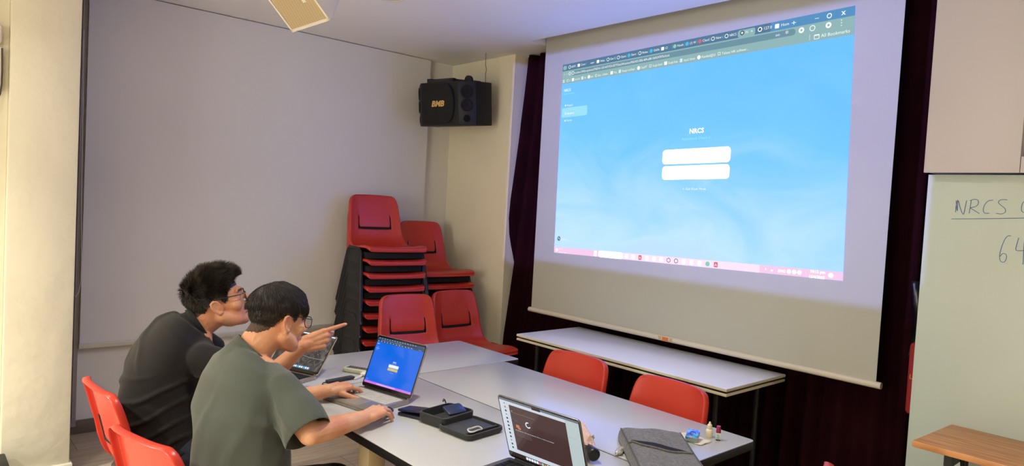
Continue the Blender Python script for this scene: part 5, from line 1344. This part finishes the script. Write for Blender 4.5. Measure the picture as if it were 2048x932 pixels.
    for side in ('R', 'L'):
        sh, el, wr_ = [Vector(q) for q in g['arm' + side]]; ax_ = (el - sh).normalized(); sgn_ = 1 if side == 'R' else -1
        e = sh.lerp(el, g['sleeve']); hn = ax_
        for (pc, pn, rr) in ((sh - ax_ * 0.005 + (nb - sh) * 0.12, ((sh - nb).normalized() * 0.75 + ax_ * 0.55).normalized(), 0.105), (e + ax_ * (-0.010), hn, 0.10)):
            u_ = pn.cross(Vector((0, 1, 0.01))).normalized(); w_ = pn.cross(u_).normalized(); pts = []
            cand = [(v.co - pc, v.co) for v in sm_.vertices if abs((v.co - pc).dot(pn)) < 0.0045 and (v.co - pc).length < rr]
            for t in range(44):
                an = 2 * math.pi * t / 44; dd = u_ * math.cos(an) + w_ * math.sin(an); bb_ = [(d.dot(dd), c) for d, c in cand if d.length > 0.02 and d.dot(dd) / d.length > 0.985]
                pts.append(max(bb_, key=lambda q: q[0])[1] if bb_ else None)
            run = []
            for q in pts + pts[:1]:
                if q is None or (run and (q - run[-1]).length > 0.03):
                    if len(run) > 3: seam_.tube(run, 0.0011, 5)
                    run = [] if q is None else [q]
                else: run.append(q)
            if len(run) > 3: seam_.tube(run, 0.0011, 5)
    if seam_.v: obj('stitching', seam_, g['seam'], shirt, True, 180)
    # ribbed collar on the edge of the neck opening
    ed = [sm_.vertices[i].co.copy() for e in sm_.edges for i in e.vertices] if False else [v.co.copy() for v in sm_.vertices if abs((v.co - cpos).dot(nn_)) < 0.004 and (v.co - cpos).length < 0.12]
    a = nn_.cross(Vector((0, 1, 0))).normalized(); b = nn_.cross(a).normalized(); NB = 40
    rad_ = []
    for t in range(NB):
        an = 2 * math.pi * t / NB; best = [ (q - cpos).dot(a) * math.cos(an) + (q - cpos).dot(b) * math.sin(an) for q in ed if (((q - cpos).dot(a) * math.cos(an) + (q - cpos).dot(b) * math.sin(an)) / max(1e-6, math.hypot((q - cpos).dot(a), (q - cpos).dot(b)))) > 0.985]
        rad_.append(sum(best) / len(best) if best else 0.075)
    rad_ = [(rad_[t - 1] + rad_[t] * 2 + rad_[(t + 1) % NB]) / 4 for t in range(NB)]
    vs = []; fs = []
    for t in range(NB):
        an = 2 * math.pi * t / NB; rd = a * math.cos(an) + b * math.sin(an)
        for dz, dr in ((-0.016, 0.005), (-0.015, 0.0075), (0.002, 0.0030), (0.006, 0.0005), (0.003, -0.003), (-0.008, 0.0)): vs.append(cpos + nn_ * dz + rd * (rad_[t] + dr - 0.002))
    for t in range(NB):
        for k in range(6): fs.append((t * 6 + k, ((t + 1) % NB) * 6 + k, ((t + 1) % NB) * 6 + (k + 1) % 6, t * 6 + (k + 1) % 6))
    obj('collar', MB().add(vs, fs), g['cloth'], shirt, True, 180)
    # ---- trousers and shoes
    tb_ = MB()
    r0, r1 = g['rings'][0], g['rings'][1]
    tb_.loft([(r0[0] + Vector((0, 0.0, -0.04)), r0[1] * 0.93, r0[2] * 0.93), (r0[0] + Vector((0, 0, 0.06)), r0[1] * 0.92, r0[2] * 0.92), (r0[0] + Vector((0, 0, 0.12)), r0[1] * 0.86, r0[2] * 0.86)], 28)
    for hip, kn, an in g['legs']: tb_.cap(hip, kn, 0.094, 0.072); tb_.cap(kn, Vector(an) + Vector((0, 0, 0.01)), 0.070, 0.058)
    tm = blob(tb_, 0.007, 5); wrinkle(tm, lambda p: 0.004 * noise.noise(p * 18)); tm.materials.clear()
    obj('trousers', tm, g['pants'], root, True, 180)
    for hip, kn, an in g['legs']:
        an = Vector(an); s_ = MB().cap(an + Vector((0, -0.03, -0.045)), an + Vector((0, 0.16, -0.052)), 0.042, 0.036).cap(an + Vector((0, 0, -0.02)), an + Vector((0, 0.08, -0.04)), 0.042, 0.036)
        sm2 = blob(s_, 0.006, 4)
        for v in sm2.vertices: v.co.z = max(v.co.z, 0.002)
        obj('shoe', sm2, mat('shoe_dark', (30, 30, 32), 0.5), root, True, 180)
    return root

def head_frame(pos, fwd, pitch, scale, roll=0):
    f = Vector((fwd[0], fwd[1], 0)).normalized(); f = f * math.cos(R(pitch)) + Vector((0, 0, math.sin(R(pitch))))
    x = f.cross(Vector((0, 0, 1))).normalized(); z = x.cross(f).normalized()
    x2 = x * math.cos(R(roll)) + z * math.sin(R(roll)); z2 = z * math.cos(R(roll)) - x * math.sin(R(roll))
    M_ = Matrix((x2, f, z2)).transposed().to_4x4(); M_.translation = Vector(pos); return M_ @ Matrix.Scale(scale, 4)
def rings(lst, yaw):
    a = Vector((math.cos(R(yaw)), math.sin(R(yaw)), 0)); b = Vector((-math.sin(R(yaw)), math.cos(R(yaw)), 0)); out = []
    for (c, w, d, pitch) in lst: out.append((Vector(c), a * w, (b * math.cos(R(pitch)) - Vector((0, 0, 1)) * math.sin(R(pitch))) * d))
    return out
def V(*a): return Vector(a)

olive = mat('olive_cotton', (68, 73, 66), 0.82, sheen=0.25, bump=0.12, bscale=350, spec=0.2)
blackc = mat('black_cotton', (27, 24, 24), 0.8, sheen=0.12, bump=0.12, bscale=350, spec=0.2)
denim = mat('dark_denim', (34, 42, 58), 0.85, bump=0.2, bscale=300, var=0.3, vscale=60); blackp = mat('black_trousers', (22, 22, 25), 0.85, bump=0.1, bscale=200)

# ---- the man in olive green
HB = head_frame((-2.366, 1.020, 1.098), (-0.10, 1.0), -9, 0.98, 4)
def ridge(x, s=5.0): return math.exp(-s * math.sin(x) ** 2)
def foldB(p):
    w = noise.noise(p * 3.1) * 1.6 + 0.6 * noise.noise(p * 8)
    v = 0.004 * noise.noise(Vector((p.x * 8, p.y * 8, p.z * 4)))
    k = max(0, min(1, (0.95 - p.z) / 0.25))
    v += 0.011 * k * (ridge(20 * (p.x * 0.9 + p.y * 0.4 - 0.35 * (p.z - 0.8)) + w, 3.0) - 0.4)
    d = (p - V(-2.12, 0.92, 0.82)).length
    v += 0.014 * (ridge(38 * (p.z * 0.75 + p.x * 0.65) + w, 4) - 0.4) * max(0, 1 - d / 0.16)
    return v
eR = P_w = CAM + ray(620, 868) * 2.20
wR = onZ(731, 835, 0.782); wL = onZ(656, 781, 0.786)
B = dict(label='man in an olive green t-shirt and glasses, seated, typing on the laptop with blue screen', base=(-2.26, 0.85, 0), H=HB, neck=(-2.375, 0.935, 1.000), style='B', skin=skinB,
    rings=rings([((-2.215, 0.855, 0.46), 0.175, 0.15, 0), ((-2.222, 0.858, 0.58), 0.172, 0.142, 0), ((-2.248, 0.863, 0.70), 0.175, 0.138, 6), ((-2.295, 0.872, 0.80), 0.190, 0.135, 14), ((-2.325, 0.898, 0.88), 0.193, 0.126, 24), ((-2.352, 0.920, 0.935), 0.175, 0.108, 30), ((-2.366, 0.938, 0.985), 0.095, 0.080, 30)], 8),
    armR=((-2.175, 0.955, 0.905), eR, wR), armL=((-2.535, 0.900, 0.90), (-2.565, 1.045, 0.735), wL), sleeve=0.92,
    handR=dict(dF=onZ(775, 812, 0.79) - wR + V(0, 0, 0.0), dors=(0, 0, 1), thumb=(-1, 0.2, 0), curls=[(20, 24, 14), (18, 26, 14), (20, 28, 14), (26, 28, 14)], scale=0.97, spread=0.04),
    handL=dict(dF=onZ(694, 770, 0.79) - wL, dors=(0.15, -0.1, 1), thumb=(0.9, -0.3, 0), curls=[(18, 28, 14), (34, 38, 20), (38, 40, 22), (42, 40, 22)], scale=0.97, spread=0.08),
    legs=[(V(-2.34, 0.88, 0.49), V(-2.38, 1.28, 0.45), V(-2.40, 1.22, 0.09)), (V(-2.16, 0.88, 0.49), V(-2.15, 1.28, 0.45), V(-2.15, 1.22, 0.09))],
    fold=foldB, seam=mat('olive_seam', (58, 62, 54), 0.9), cloth=olive, pants=blackp)
personB = person(B)

# ---- the man in black
HA = head_frame((-2.980, 1.022, 1.072), (0.30, 0.95), 19, 1.05, 2)
def foldA(p):
    w = noise.noise(p * 3.0 + Vector((3, 1, 2))) * 1.8 + 0.5 * noise.noise(p * 9)
    v = 0.003 * noise.noise(Vector((p.x * 8, p.y * 8, p.z * 5)))
    k = max(0, min(1, (0.84 - p.z) / 0.06)); k2 = max(0, min(1, (p.z - 0.80) / 0.1))
    v += 0.017 * k * (0.6 + 0.5 * noise.noise(p * 5)) * (ridge(40 * (p.z - 0.30 * (p.x + 3.0) - 0.35 * (p.y - 0.7)) + w, 7) - 0.25)
    v += 0.008 * k2 * (ridge(20 * (p.x * 0.8 + p.z * 0.7 + p.y * 0.2) + w, 4) - 0.35)
    return v
wA = CAM + ray(607, 690) * 2.765; eA = V(-2.715, 1.115, 0.782)
A = dict(label='man in a black t-shirt and glasses, leaning forward and pointing with his right hand', base=(-2.99, 0.80, 0), H=HA, neck=(-2.995, 0.945, 0.985), style='A', skin=skinA,
    rings=rings([((-2.95, 0.79, 0.45), 0.172, 0.150, 0), ((-2.96, 0.79, 0.58), 0.172, 0.150, 0), ((-2.985, 0.798, 0.70), 0.178, 0.146, 8), ((-3.005, 0.815, 0.80), 0.190, 0.140, 18), ((-3.01, 0.848, 0.885), 0.193, 0.130, 30), ((-3.015, 0.885, 0.943), 0.172, 0.112, 38), ((-3.00, 0.922, 0.985), 0.10, 0.086, 38)], -8),
    armR=((-2.845, 0.905, 0.875), eA, wA), armL=((-3.195, 0.93, 0.915), (-3.22, 1.10, 0.785), (-3.05, 1.24, 0.775)), sleeve=0.80,
    handR=dict(dF=(CAM + ray(649, 677) * 2.80) - wA, dors=-AZ + AX * 0.1, thumb=AY, curls=[(2, 8, 6), (52, 78, 50), (60, 82, 50), (64, 80, 50)], scale=1.0, thumb_dir=(CAM + ray(655, 680) * 2.85) - (CAM + ray(620, 680) * 2.765)),
    handL=dict(dF=(0.8, 0.5, -0.05), dors=(0, 0, 1), thumb=(0.6, -0.8, 0), curls=[(15, 20, 15)] * 4, scale=1.0),
    legs=[(V(-3.04, 0.83, 0.50), V(-3.08, 1.22, 0.48), V(-3.08, 1.15, 0.09)), (V(-2.87, 0.83, 0.50), V(-2.82, 1.21, 0.49), V(-2.82, 1.15, 0.09))],
    fold=foldA, seam=mat('black_seam', (16, 14, 14), 0.9), cloth=blackc, pants=denim)
personA = person(A)

# ---- eyeglasses
def glasses(H, label, rx, rz, fr_m, thick, shape):
    t = thing('eyeglasses', label, 'eyeglasses', H @ Vector((0, 0.1, 0.01)))
    mb = MB(); yl = 0.104; zc_ = 0.006
    for s in (-1, 1):
        pts = []
        for k in range(28):
            a = k * 2 * math.pi / 28; ca, sa = math.cos(a), math.sin(a); e = shape
            x = rx * abs(ca) ** e * (1 if ca > 0 else -1); z = rz * abs(sa) ** e * (1 if sa > 0 else -1)
            pts.append(Vector((s * 0.033 + x, yl - 0.10 * x * x * 8 - 0.004 * abs(x + s * 0.033) / 0.06, zc_ + z)))
        mb.tube(pts, thick, 8, H, closed=True)
        lens = MB().add(pts, [tuple(range(28))], H)
        ln = evaluated(lens, [('SOLIDIFY', dict(thickness=0.001))])
        obj('lens', ln, mat('lens_glass', (235, 240, 245), 0.02, alpha=0.12), t, True, 0)
    mb.tube([(-0.033 + rx, yl, zc_ + 0.006), (0, yl + 0.003, zc_ + 0.010), (0.033 - rx, yl, zc_ + 0.006)], thick, 8, H)
    for s in (-1, 1):
        arm = MB().tube([(s * (0.033 + rx), yl - 0.006, zc_ + 0.010), (s * 0.073, yl - 0.012, zc_ + 0.012), (s * 0.0775, yl - 0.025, zc_ + 0.013), (s * 0.080, 0.04, zc_ + 0.017), (s * 0.0825, 0.0, zc_ + 0.021), (s * 0.086, -0.018, zc_ + 0.022), (s * 0.083, -0.040, zc_ + 0.004)], thick * 1.05, 8, H)
        obj('temple', arm, fr_m, t, True)
    obj('rims', mb, fr_m, t, True)
glasses(HB, 'thin black-rimmed eyeglasses worn by the man in olive green', 0.0255, 0.021, mat('frame_black', (20, 18, 18), 0.3), 0.0014, 0.75)
glasses(HA, 'round dark eyeglasses worn by the man in black', 0.0245, 0.0225, mat('frame_dark', (36, 34, 44), 0.3), 0.0018, 1.0)
